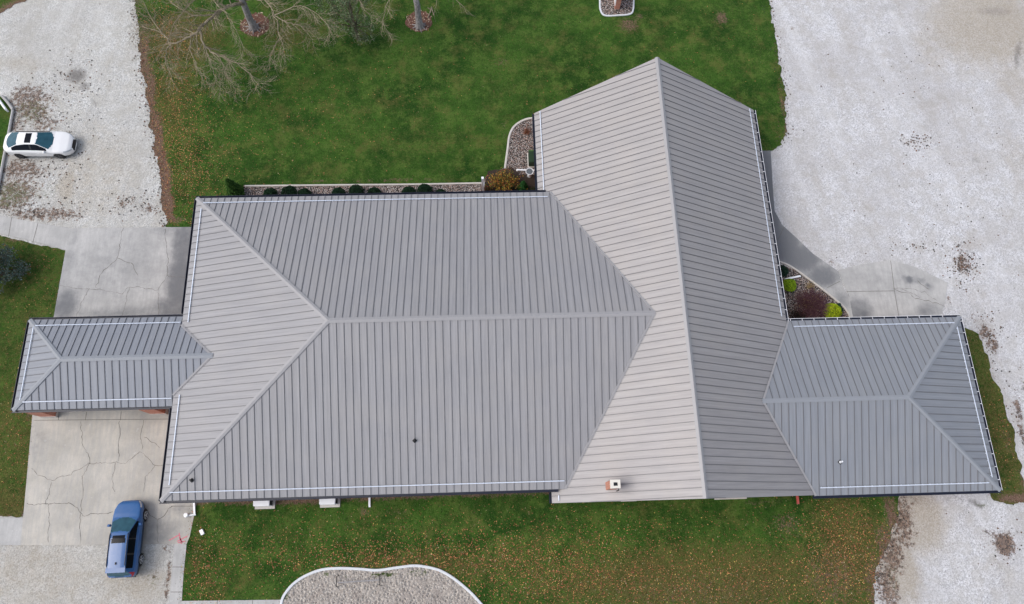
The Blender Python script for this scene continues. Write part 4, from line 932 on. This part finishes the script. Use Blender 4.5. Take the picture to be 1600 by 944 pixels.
# pointed evergreen
def conifer(name, px, py, r, h, label, cols, n, size, lean=(0, 0), z0=0., cat='evergreen', pw=.75, group=None):
    b = G(px, py); e = empty(name, (b.x, b.y, .03), label, cat, group)
    t = rng.uniform(0, 1, n) ** .8; ang_ = rng.uniform(0, 2 * math.pi, n)
    rr = r * (1 - t) ** pw * (1 - .16 * np.abs(np.sin(ang_ * 3.5 + t * 9))) * rng.uniform(.72, 1.03, n); rr = np.minimum(rr, r * (.55 + t * 3))
    P = np.stack([rr * np.cos(ang_) + lean[0] * t, rr * np.sin(ang_) + lean[1] * t, z0 + (h - z0) * t], 1)
    foliage('foliage', P, size, pick(cols, n, .4), e)
    bm = bmesh.new(); tube(bm, [(0, 0, 0), (lean[0] * .5, lean[1] * .5, h * .5), (lean[0] * .95, lean[1] * .95, h * .93)], [r * .12, r * .08, .01], 7); obj('trunk', bm, MWOOD, e)
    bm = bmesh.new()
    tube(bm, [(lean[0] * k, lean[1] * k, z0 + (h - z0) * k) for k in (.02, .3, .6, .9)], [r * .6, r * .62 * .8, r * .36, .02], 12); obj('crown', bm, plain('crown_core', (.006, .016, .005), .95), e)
    return e
conifer('evergreen_shrub', 371, 303, .74, 2.3, 'tall pointed green evergreen at the corner of the long main roof', [(.050, .125, .022), (.028, .080, .016), (.075, .16, .03)], 7500, .05)
conifer('evergreen_shrub', 817, 296, .48, 1.3, 'bright green pointed evergreen right of the autumn-coloured shrub', [(.035, .13, .03), (.02, .08, .018)], 3000, .045)
conifer('evergreen_shrub', 797, 311, .46, 1.2, 'green pointed evergreen below the autumn-coloured shrub, touching the main eave', [(.035, .12, .03), (.02, .08, .018)], 2500, .045)
bush('autumn_shrub', 788, 286, 1.30, 1.0, 1.3, 'loose shrub turning orange, red and yellow beside the basin', [(.34, .13, .03), (.42, .28, .04), (.24, .06, .03), (.10, .12, .025), (.20, .13, .04), (.05, .07, .02)], 3200, .055, lump=.9, inner=.2, core=(.03, .022, .008))
bush('dark_shrub', 833, 302, .36, .5, .6, 'dark leafy shrub tucked against the gable eave beside the bright pointed evergreen', [(.014, .03, .012), (.03, .04, .015), (.05, .03, .015)], 1000, .05, lump=.5, inner=.3)
bush('autumn_shrub', 762, 298, .45, .5, .6, 'low dark reddish shrub by the end of the rock bed', [(.12, .03, .02), (.05, .05, .02), (.03, .03, .012)], 700, .05, lump=.5, inner=.3, core=(.012, .01, .006))
bush('autumn_shrub', 812, 306, .35, .3, .55, 'small yellow-green shrub at the foot of the bright pointed evergreen', [(.10, .12, .02), (.16, .13, .02)], 500, .05, lump=.5, inner=.3)
YG = [(.20, .33, .012), (.11, .22, .012), (.30, .42, .02)]
bush('golden_bush', 1233, 446, .50, .50, .75, 'smaller yellow-green bush touching the tall roof eave', YG, 2200, .04, 'yellow-green bushes in the east bed', core=(.02, .04, .005))
bush('golden_bush', 1300, 487, .66, .62, 1.0, 'larger brighter yellow-green bush by the walkway', [(.33, .42, .012), (.20, .30, .01), (.45, .52, .02)], 3200, .04, 'yellow-green bushes in the east bed', core=(.03, .05, .005))
bush('dark_shrub', 1223, 424, .40, .45, .45, 'low dark green shrub at the narrow top of the east bed', [(.012, .035, .022), (.02, .05, .03)], 1200, .05, lump=.5, inner=.4)
bush('dark_shrub', 1309, 482, .30, .36, .4, 'low blue-green shrub between the larger golden bush and the pale edging', [(.012, .045, .035), (.02, .06, .045)], 1200, .05, lump=.5, inner=.4)
# plants springing from twigs
def twiggy(name, px, py, r, h, label, n, col, leafcols=None, cat='shrub', group=None, rr=.011):
    b = G(px, py); e = empty(name, (b.x, b.y, .04), label, cat, group); bm = bmesh.new(); tips = []
    for k in range(n):
        a = rng.uniform(0, 2 * math.pi); q = math.sqrt(rng.uniform(.02, 1)) * r; p = Vector((rng.normal() * .06, rng.normal() * .06, 0)); t = Vector((math.cos(a) * q, math.sin(a) * q, h * math.sqrt(max(.05, 1 - (q / r) ** 2 * .85)) * rng.uniform(.8, 1.1)))
        m = p.lerp(t, .5) + Vector((rng.normal() * .06, rng.normal() * .06, h * .12)); tube(bm, [p, m, t], [rr * 1.4, rr, rr * .4], 3, cap=False)
        for j in range(4):
            s_ = m.lerp(t, rng.uniform(.0, .8)); u = Vector(rng.normal(size=3)) * .16 + (t - m) * .4; tube(bm, [s_, s_ + u], [rr * .7, rr * .3], 3, cap=False); tips.append(s_ + u)
    obj('stem', bm, col, e)
    if leafcols: foliage('foliage', [tuple(p) for p in tips], .03, pick(leafcols, len(tips), .4), e)
    return e
twiggy('purple_shrub', 1262, 481, 1.30, 1.3, 'wide leafless purple-brown shrub filling the east bed', 340, m_bark('purple_twig', (.05, .022, .03), (.15, .075, .09)), [(.09, .04, .05), (.13, .06, .05), (.3, .2, .08), (.05, .02, .025)], rr=.014)
bush('purple_shrub', 1249, 494, .7, .45, .5, 'dark low shrub in the corner where the two eaves meet', [(.025, .012, .016), (.04, .02, .02), (.02, .025, .01)], 900, .05, lump=.5, inner=.3, core=(.008, .005, .006))
twiggy('dry_plant', 823, 207, .28, .25, 'small rust-brown dry plant in the curved rock bed', 26, m_bark('rust_twig', (.14, .05, .03), (.26, .11, .06)), [(.25, .09, .05)], rr=.012)
twiggy('dry_plant', 1264, 448, .22, .25, 'small yellowish dry plant on the rocks of the east bed', 16, m_bark('straw_twig', (.25, .18, .08), (.4, .32, .18)), [(.4, .3, .1)], rr=.012)

# ---- trees
def grow(bm, p, d, L, r, depth, out, droop=.02, spread=.75):
    n = 5; pts = [Vector(p)]; q = Vector(p); d = Vector(d).normalized()
    for i in range(n):
        d = (d + Vector(rng.normal(size=3)) * .13 + Vector((0, 0, -droop + .02))).normalized(); q = q + d * L / n; pts.append(q.copy())
    rs = [lerp(r, r * .35, i / n) for i in range(n + 1)]
    tube(bm, pts, rs, 6 if r > .05 else (4 if r > .02 else 3), cap=False)
    kids(bm, pts, rs, L, depth, out, droop, spread)
def kids(bm, pts, rs, L, depth, out, droop, spread, num=None):
    if depth <= 0: out.append(pts[-1]); return
    num = num or {3: 8, 2: 8, 1: 7}.get(depth, 6)
    for k in range(num):
        t = lerp(.18, 1.0, (k + rng.uniform(.0, .8)) / num) * (len(pts) - 1.001); i = int(t); p = pts[i].lerp(pts[i + 1], t - i); ax = (pts[i + 1] - pts[i]).normalized()
        s_ = Vector(rng.normal(size=3)); s_ -= ax * s_.dot(ax); s_.normalize(); s_.z = s_.z * .55 + .1
        d = (ax * rng.uniform(.55, 1.0) + s_ * spread).normalized(); rr = max(lerp(rs[i], rs[min(i + 1, len(rs) - 1)], t - i) * rng.uniform(.38, .56), .009)
        grow(bm, p, d, L * rng.uniform(.42, .68), rr, depth - 1, out, droop, spread)
MLIMB = m_bark('grey_bark', (.16, .145, .14), (.40, .37, .36)); MTWIG = m_bark('tan_twigs', (.15, .125, .085), (.38, .32, .23))
def limb(bm, path, r0, r1, depth, out, num=9, Lk=2.8, droop=.05):
    P = [G(*p) for p in path]; P = smoothline(P, 4)
    P = [q + Vector(rng.normal(size=3)) * .05 * min(i, 3) / 3 for i, q in enumerate(P)]
    rs = [lerp(r0, r1, (i / (len(P) - 1)) ** .8) for i in range(len(P))]; tube(bm, P, rs, 7, mi=0, cap=False)
    kids(bm, P, rs, Lk, depth, out, droop, .8, int(num * 3.2))
def bare_tree(name, base, label, limbs, top, r, extra, group=None):
    b = G(*base); e = empty(name, (b.x, b.y, 0), label, 'tree', group)
    P = [b + Vector((0, 0, .0)), b + Vector((0, 0, .35)), b + Vector((0, 0, 1.2)), b + Vector((.05, .05, 2.4)), b + Vector(top)]
    bm = bmesh.new(); tube(bm, P, [r * 1.75, r * 1.15, r, r * .92, r * .7], 14)
    for k in range(9):
        a = k * .7 + rng.uniform(-.2, .2); dv = Vector((math.cos(a), math.sin(a), 0)); tube(bm, [b + dv * r * .7 + Vector((0, 0, .34)), b + dv * r * 1.5 + Vector((0, 0, .10)), b + dv * r * rng.uniform(2.2, 3.2) + Vector((0, 0, .045))], [r * .3, r * .22, r * .08], 5)
    o = obj('trunk', bm, MLIMB, e, True); o.location = -e.location
    bm = bmesh.new(); out = []
    for L_ in limbs: limb(bm, *L_[:2], L_[2], L_[3], out, *L_[4:])
    for d, L, rr in extra: grow(bm, P[-1], d, L, rr, 3, out, -.01)
    o = obj('crown', bm, MTWIG, e); o.location = -e.location
    return e
bare_tree('bare_tree', (397, 44), 'bare spreading tree with a red mulch ring, nearer the left gravel drive', [
    ([(384, 6, 2.6), (362, 8, 3.6), (338, 22, 4.2), (312, 44, 4.6), (298, 58, 4.6), (268, 68, 4.6), (252, 50, 4.8), (212, 42, 4.8)], .15, .02, 2, 13, 2.6),
    ([(312, 44, 4.6), (318, 68, 4.3), (336, 84, 4.0), (362, 94, 3.7), (392, 116, 3.2), (405, 134, 2.8)], .085, .014, 2, 11, 2.2),
    ([(268, 68, 4.6), (258, 85, 4.3), (262, 105, 4.0), (272, 128, 3.5)], .045, .012, 2, 6, 1.7),
    ([(384, 6, 2.6), (330, -10, 4.5), (285, 20, 5.2), (245, 95, 4.6)], .06, .012, 2, 9, 2.4),
    ([(428, 24, 4.2), (470, 10, 4.6), (505, 30, 4.2), (520, 55, 3.6)], .05, .010, 2, 8, 2.0),
    ([(362, 92, 3.7), (350, 115, 3.3), (370, 140, 2.8)], .03, .010, 2, 6, 1.5),
    ([(318, 68, 4.3), (328, 95, 3.9), (336, 120, 3.5), (345, 140, 3.0)], .045, .010, 2, 7, 1.7),
    ([(298, 58, 4.6), (300, 85, 4.2), (310, 110, 3.8), (318, 128, 3.3)], .035, .010, 2, 6, 1.5),
    ([(438, 58, 3.6), (425, 80, 3.4), (418, 105, 3.0)], .03, .010, 2, 5, 1.4),
    ([(252, 50, 4.8), (232, 20, 5.2), (215, -20, 5.6)], .04, .012, 2, 6, 2.0),
    ([(338, 22, 4.2), (300, 24, 5.0), (262, 0, 5.6), (230, -20, 6)], .07, .014, 2, 9, 2.4),
    ([(384, 0, 3.0), (412, 0, 4.2), (428, 24, 4.2), (438, 58, 3.6), (444, 88, 3.2)], .08, .012, 2, 10, 2.2),
    ([(428, 24, 4.2), (450, 36, 4.0), (470, 42, 3.8), (490, 62, 3.4)], .045, .012, 2, 7, 1.8),
    ([(362, 8, 3.6), (350, -10, 4.6), (330, -5, 5.2), (352, 20, 5.3), (370, 50, 5.0), (382, 82, 4.4)], .05, .012, 2, 8, 2.0)],
    (.1, .1, 4.0), .26, [((-.2, .4, 1), 5, .16), ((.5, .2, 1), 4.5, .13), ((-.5, .6, .8), 4.5, .12)])
bare_tree('bare_tree', (656, 42), 'pale-trunked bare tree standing in the mulch ring full of pale wood chips', [
    ([(645, -12, 3.0), (620, -20, 4.2), (606, 5, 4.0), (598, 30, 3.4), (602, 48, 2.8)], .05, .01, 2, 5, 1.8),
    ([(645, -12, 3.0), (672, -22, 4.2), (700, -10, 4.2), (722, 8, 3.8), (730, 22, 3.4)], .05, .01, 1, 7, 1.5),
    ([(645, -12, 3.0), (600, -20, 4.6), (560, -10, 4.6), (570, 15, 4.0), (585, 30, 3.6)], .05, .01, 2, 5, 1.8),
    ([(645, -12, 3.2), (690, -30, 4.0), (682, 0, 3.6), (678, 25, 3.0)], .03, .008, 1, 5, 1.2)],
    (-.1, .1, 4.2), .25, [((-.2, .5, 1), 5, .15), ((.5, .6, 1), 4.5, .12), ((-.6, .8, .8), 4.5, .12)])
def mulch_ring(px, py, rx, label):
    b = G(px, py); n = 28; pts = []
    for k in range(n):
        a = 2 * math.pi * k / n; r = rx * (1 + .12 * mn.noise(Vector((math.cos(a) * 1.5, math.sin(a) * 1.5, px)))); pts.append((b.x + r * math.cos(a), b.y + r * .95 * math.sin(a)))
    region('mulch_ring', pts, .045, MMUL, step=.15, rag=.06, world=True, bumpy=.02)
    n = 130; a = rng.uniform(0, 6.28, n); q = np.sqrt(rng.uniform(.1, 1.1, n)) * rx; P = np.stack([b.x + q * np.cos(a), b.y + q * np.sin(a), np.full(n, .08)], 1)
    tag(foliage('wood_chips', P, rng.uniform(.05, .14, n), pick([(.42, .30, .22), (.25, .13, .09), (.5, .4, .3)], n), flat=.8, asp=.3), kind='stuff')
mulch_ring(399, 39, 1.15, ''); mulch_ring(655, 34, 1.05, '')
bm = bmesh.new(); rng_s = np.random.default_rng(3)
for k, (a0, b0) in enumerate([((672, 20), (674, 10)), ((668, 28), (673, 18)), ((674, 12), (678, 24)), ((673, 15), (668, 12))]): tube(bm, [G(*a0, .08), G(*b0, .22)], [.06, .02], 5)
tag(obj('tree_stump', bm, MTWIG), 'small splintered pale stump on the edge of the chip-filled mulch ring', 'stump')
def leafy_tree(name, px, py, label, blobs_, cols, n, size, z_trunk, cat='tree', group=None, r=.16):
    b = G(px, py); e = empty(name, (b.x, b.y, 0), label, cat, group); P = []
    bm = bmesh.new(); tube(bm, [(0, 0, 0), (0, 0, z_trunk * .5), (.05, .1, z_trunk)], [r, r * .8, r * .3], 8)
    for dx, dy, z, rr in blobs_: tube(bm, [(0, 0, z_trunk * .35), (dx * .5, dy * .5, lerp(z_trunk * .35, z, .6)), (dx, dy, z)], [r * .4, r * .25, .015], 5)
    obj('trunk', bm, MWOOD, e)
    tot = sum(q[3] ** 2 for q in blobs_)
    for i, (dx, dy, z, rr) in enumerate(blobs_):
        q = shell(int(n * rr ** 2 / tot), rr, rr, rr * .75, .25, .5, i * 3, half=False); q += np.array([dx, dy, z]); P.append(q)
    P = np.concatenate(P); keep = np.array([mn.noise(Vector(p) * 1.7) + .5 * mn.noise(Vector(p) * 4) > -.18 for p in P]); P = P[keep]
    foliage('crown', P, size, pick(cols, len(P), .4), e); return e
bl = [(-1.8, .5, 3.0, .9), (-2.2, 1.2, 3.6, .9), (-1.5, -.2, 2.2, .7), (0, 0, 3.4, 1.1), (-.9, .2, 2.9, .8), (.8, -.1, 2.4, .8), (.3, -.7, 1.7, .7), (-.4, -.6, 2.3, .75), (0, .9, 3.6, .9), (1.0, -.6, 1.2, .55), (-1.0, .9, 3.8, .7), (.9, .9, 3.4, .7), (-.2, .1, 4.6, .7), (1.2, -.3, 1.9, .5), (.5, -1.0, 1.0, .45)]
leafy_tree('leafy_tree', 560, 62, 'thin-leaved grey-green tree between the two bare trees', bl, [(.13, .18, .09), (.08, .12, .06), (.20, .25, .15), (.15, .13, .08)], 11000, .05, 4.2)
bl = []
for k in range(26):
    t = k / 26; a = k * 2.4; bl.append((math.cos(a) * 1.55 * (1 - t) ** .7, math.sin(a) * 1.45 * (1 - t) ** .7, .7 + t * 3.6, .75 * (1 - t * .6)))
leafy_tree('spruce', 3, 428, 'blue-green spruce cut by the left edge below the sidewalk', bl, [(.10, .15, .13), (.055, .09, .075), (.16, .22, .19), (.12, .11, .08)], 17000, .055, 4.4)

# ---- fallen leaves, grass clumps, clods
def scatter(n, areas):
    w_ = np.array([a[4] for a in areas], float); idx = rng.choice(len(areas), n, p=w_ / w_.sum()); A = np.array([a[:4] for a in areas])[idx]
    px = A[:, 0] + rng.normal(size=n) * A[:, 2]; py = A[:, 1] + rng.normal(size=n) * A[:, 3]; return px, py
def onpoly(P, polys): 
    m = np.zeros(len(P), bool)
    for q in polys: m |= pip(P, [tuple(G(*p).to_2d()) for p in q])
    return m
n = 26000
px, py = scatter(n, [(270, 200, 30, 80, 5), (300, 270, 40, 50, 3), (400, 180, 120, 60, 2), (700, 130, 250, 80, 1.0), (1120, 80, 90, 60, .35), (260, 60, 30, 50, 2.5), (1000, 915, 260, 30, 9), (700, 870, 180, 24, 4), (1320, 850, 50, 50, 4), (450, 850, 100, 30, 1.6), (900, 830, 250, 30, 3), (320, 900, 20, 40, 1), (30, 680, 30, 90, 1.2), (60, 430, 30, 40, .5), (1570, 680, 20, 60, .8), (600, 880, 100, 16, 1.6), (860, 890, 60, 30, 1.5)])
P = np.array([tuple(G(a, b, .055)) for a, b in zip(px, py)])
m = onpoly(P, [nl, sl_, [(1500, 514), (1528, 518), (1566, 625), (1600, 765), (1540, 780)], [(-100, 360), (103, 392), (56, 643), (36, 808), (-100, 808)]])
inb = onpoly(P, [[(310, 330), (845, 330), (845, 200), (1175, 190), (1225, 500), (1270, 770), (260, 775)]]) | onpoly(P, [[(443, 950), (450, 922), (500, 891), (650, 884), (700, 898), (755, 950)], [(382, 292), (382, 320), (830, 320), (835, 186), (800, 200), (790, 262), (755, 288)], [(938, -30), (990, -30), (990, 22), (940, 22)]])
P = P[m & ~inb]; n = len(P)
lc = pick([(.44, .18, .08), (.52, .30, .12), (.30, .10, .055), (.20, .075, .05), (.42, .33, .20), (.50, .38, .10)], n, .35, wts=[.30, .14, .26, .2, .05, .05])
tag(foliage('fallen_leaves', P, rng.uniform(.020, .046, n), lc, flat=.75, asp=.75), kind='stuff')
# short grass standing along the edges and in tufts
pxs = []
for poly in (nl[:8], nl[12:], sl_[:5], sl_[6:14]):
    q = resample([G(*p).to_2d() for p in poly], .05, False)
    for p in q:
        if rng.uniform() < .75: pxs.append((p.x + rng.normal() * .12, p.y + rng.normal() * .12, .045))
P = np.array(pxs); keep = ~onpoly(P, [[(382, 200), (1100, 150), (1170, 250), (1170, 770), (270, 770), (305, 300)]]); P = P[keep]
tag(foliage('grass_tufts', P, rng.uniform(.03, .07, len(P)), pick([(.05, .09, .02), (.08, .09, .03), (.16, .12, .06), (.10, .06, .035)], len(P)), flat=.2, asp=.25), kind='stuff')
lawns = [nl, sl_, [(1500, 514), (1528, 518), (1566, 625), (1600, 765), (1540, 780)], [(-200, 350), (0, 369), (103, 393), (84, 500), (56, 643), (36, 806), (-200, 806)], [(-200, 130), (0, 152), (19, 173), (12, 230), (-8, 315), (-200, 290)]]
hid = [[(322, 320), (840, 320), (845, 195), (1020, 110), (1170, 188), (1225, 510), (1490, 512), (1550, 765), (262, 765)], [(443, 950), (450, 922), (500, 891), (650, 884), (700, 898), (755, 950)], [(382, 292), (382, 320), (830, 320), (835, 186), (800, 200), (790, 262), (755, 288)], [(938, -30), (990, -30), (990, 22), (940, 22)], [(50, 520), (300, 520), (300, 640), (50, 640)]]
a = np.array([tuple(G(-30, -30).to_2d()), tuple(G(1640, 975).to_2d()), tuple(G(1640, -30).to_2d()), tuple(G(-30, 975).to_2d())])
n = 420000; P = np.stack([rng.uniform(a[:, 0].min(), a[:, 0].max(), n), rng.uniform(a[:, 1].min(), a[:, 1].max(), n), np.full(n, .05)], 1)
P = P[onpoly(P, lawns) & ~onpoly(P, hid)]
nz = np.array([mn.noise(Vector((p[0], p[1], 5)) * .9) + .6 * mn.noise(Vector((p[0], p[1], 2)) * 3.1) for p in P])
keep = rng.uniform(size=len(P)) < .35 + .65 * np.clip(nz + .4, 0, 1); P, nz = P[keep], nz[keep]; n = len(P)
dark = np.array([.012, .036, .006]); lite = np.array([.095, .150, .034]); t_ = np.clip(.45 + .55 * nz + rng.normal(size=n) * .32, 0, 1.3)[:, None]
cc = dark + (lite - dark) * t_; ye = rng.uniform(size=n) < .10; cc[ye] = np.array([.19, .165, .07]) * rng.uniform(.6, 1.2, (ye.sum(), 1))
tag(foliage('grass_blades', P, rng.uniform(.022, .055, n), cc, flat=.35, asp=.35), kind='stuff')
# muddy clods and dead leaves lying on the gravel
n = 1500
px, py = scatter(n, [(1505, 412, 12, 18, 5), (1545, 525, 10, 22, 3), (1430, 222, 14, 8, 2.4), (1420, 130, 30, 30, 1.2), (1400, 215, 90, 90, 1), (1590, 640, 10, 40, 1), (60, 170, 25, 30, 4), (120, 120, 22, 20, 2), (60, 260, 40, 20, 3), (110, 240, 14, 50, 1.6), (60, 325, 50, 10, 3), (210, 318, 30, 10, 2.2), (1500, 300, 60, 60, .8), (1570, 850, 22, 20, 1), (1430, 385, 20, 5, .8), (1540, 550, 25, 60, 1.2), (1520, 800, 60, 30, .6), (130, 170, 80, 60, 1.2), (1450, 370, 80, 30, .6)])
P = np.array([tuple(G(a, b, .03)) for a, b in zip(px, py)])
ok = onpoly(P, [[(-50, -50), (215, -50), (258, 353), (-50, 335)], [(1235, -50), (1700, -50), (1700, 1000), (1420, 1000), (1420, 790), (1570, 790), (1535, 510), (1490, 440), (1400, 400), (1310, 415), (1232, 340)]])
P = P[ok]
ex = []
for poly, sg_, dn in ((nl[:8], -1, 5), (nl[14:], 1, 3), (sl_[5:14], 1, 6)):
    for q in resample([G(*p).to_2d() for p in poly], .2, False):
        for _ in range(dn): ex.append((q.x + rng.normal() * .30, q.y + rng.normal() * .30, .03 + rng.uniform(0, .012)))
ex = np.array(ex); ex = ex[~onpoly(ex, hid)]; P = np.concatenate([P, ex])
tag(foliage('leaf_litter', P, rng.uniform(.025, .085, len(P)), pick([(.07, .055, .045), (.12, .075, .05), (.05, .045, .04), (.16, .09, .06)], len(P)), flat=.85, asp=.8), kind='stuff')
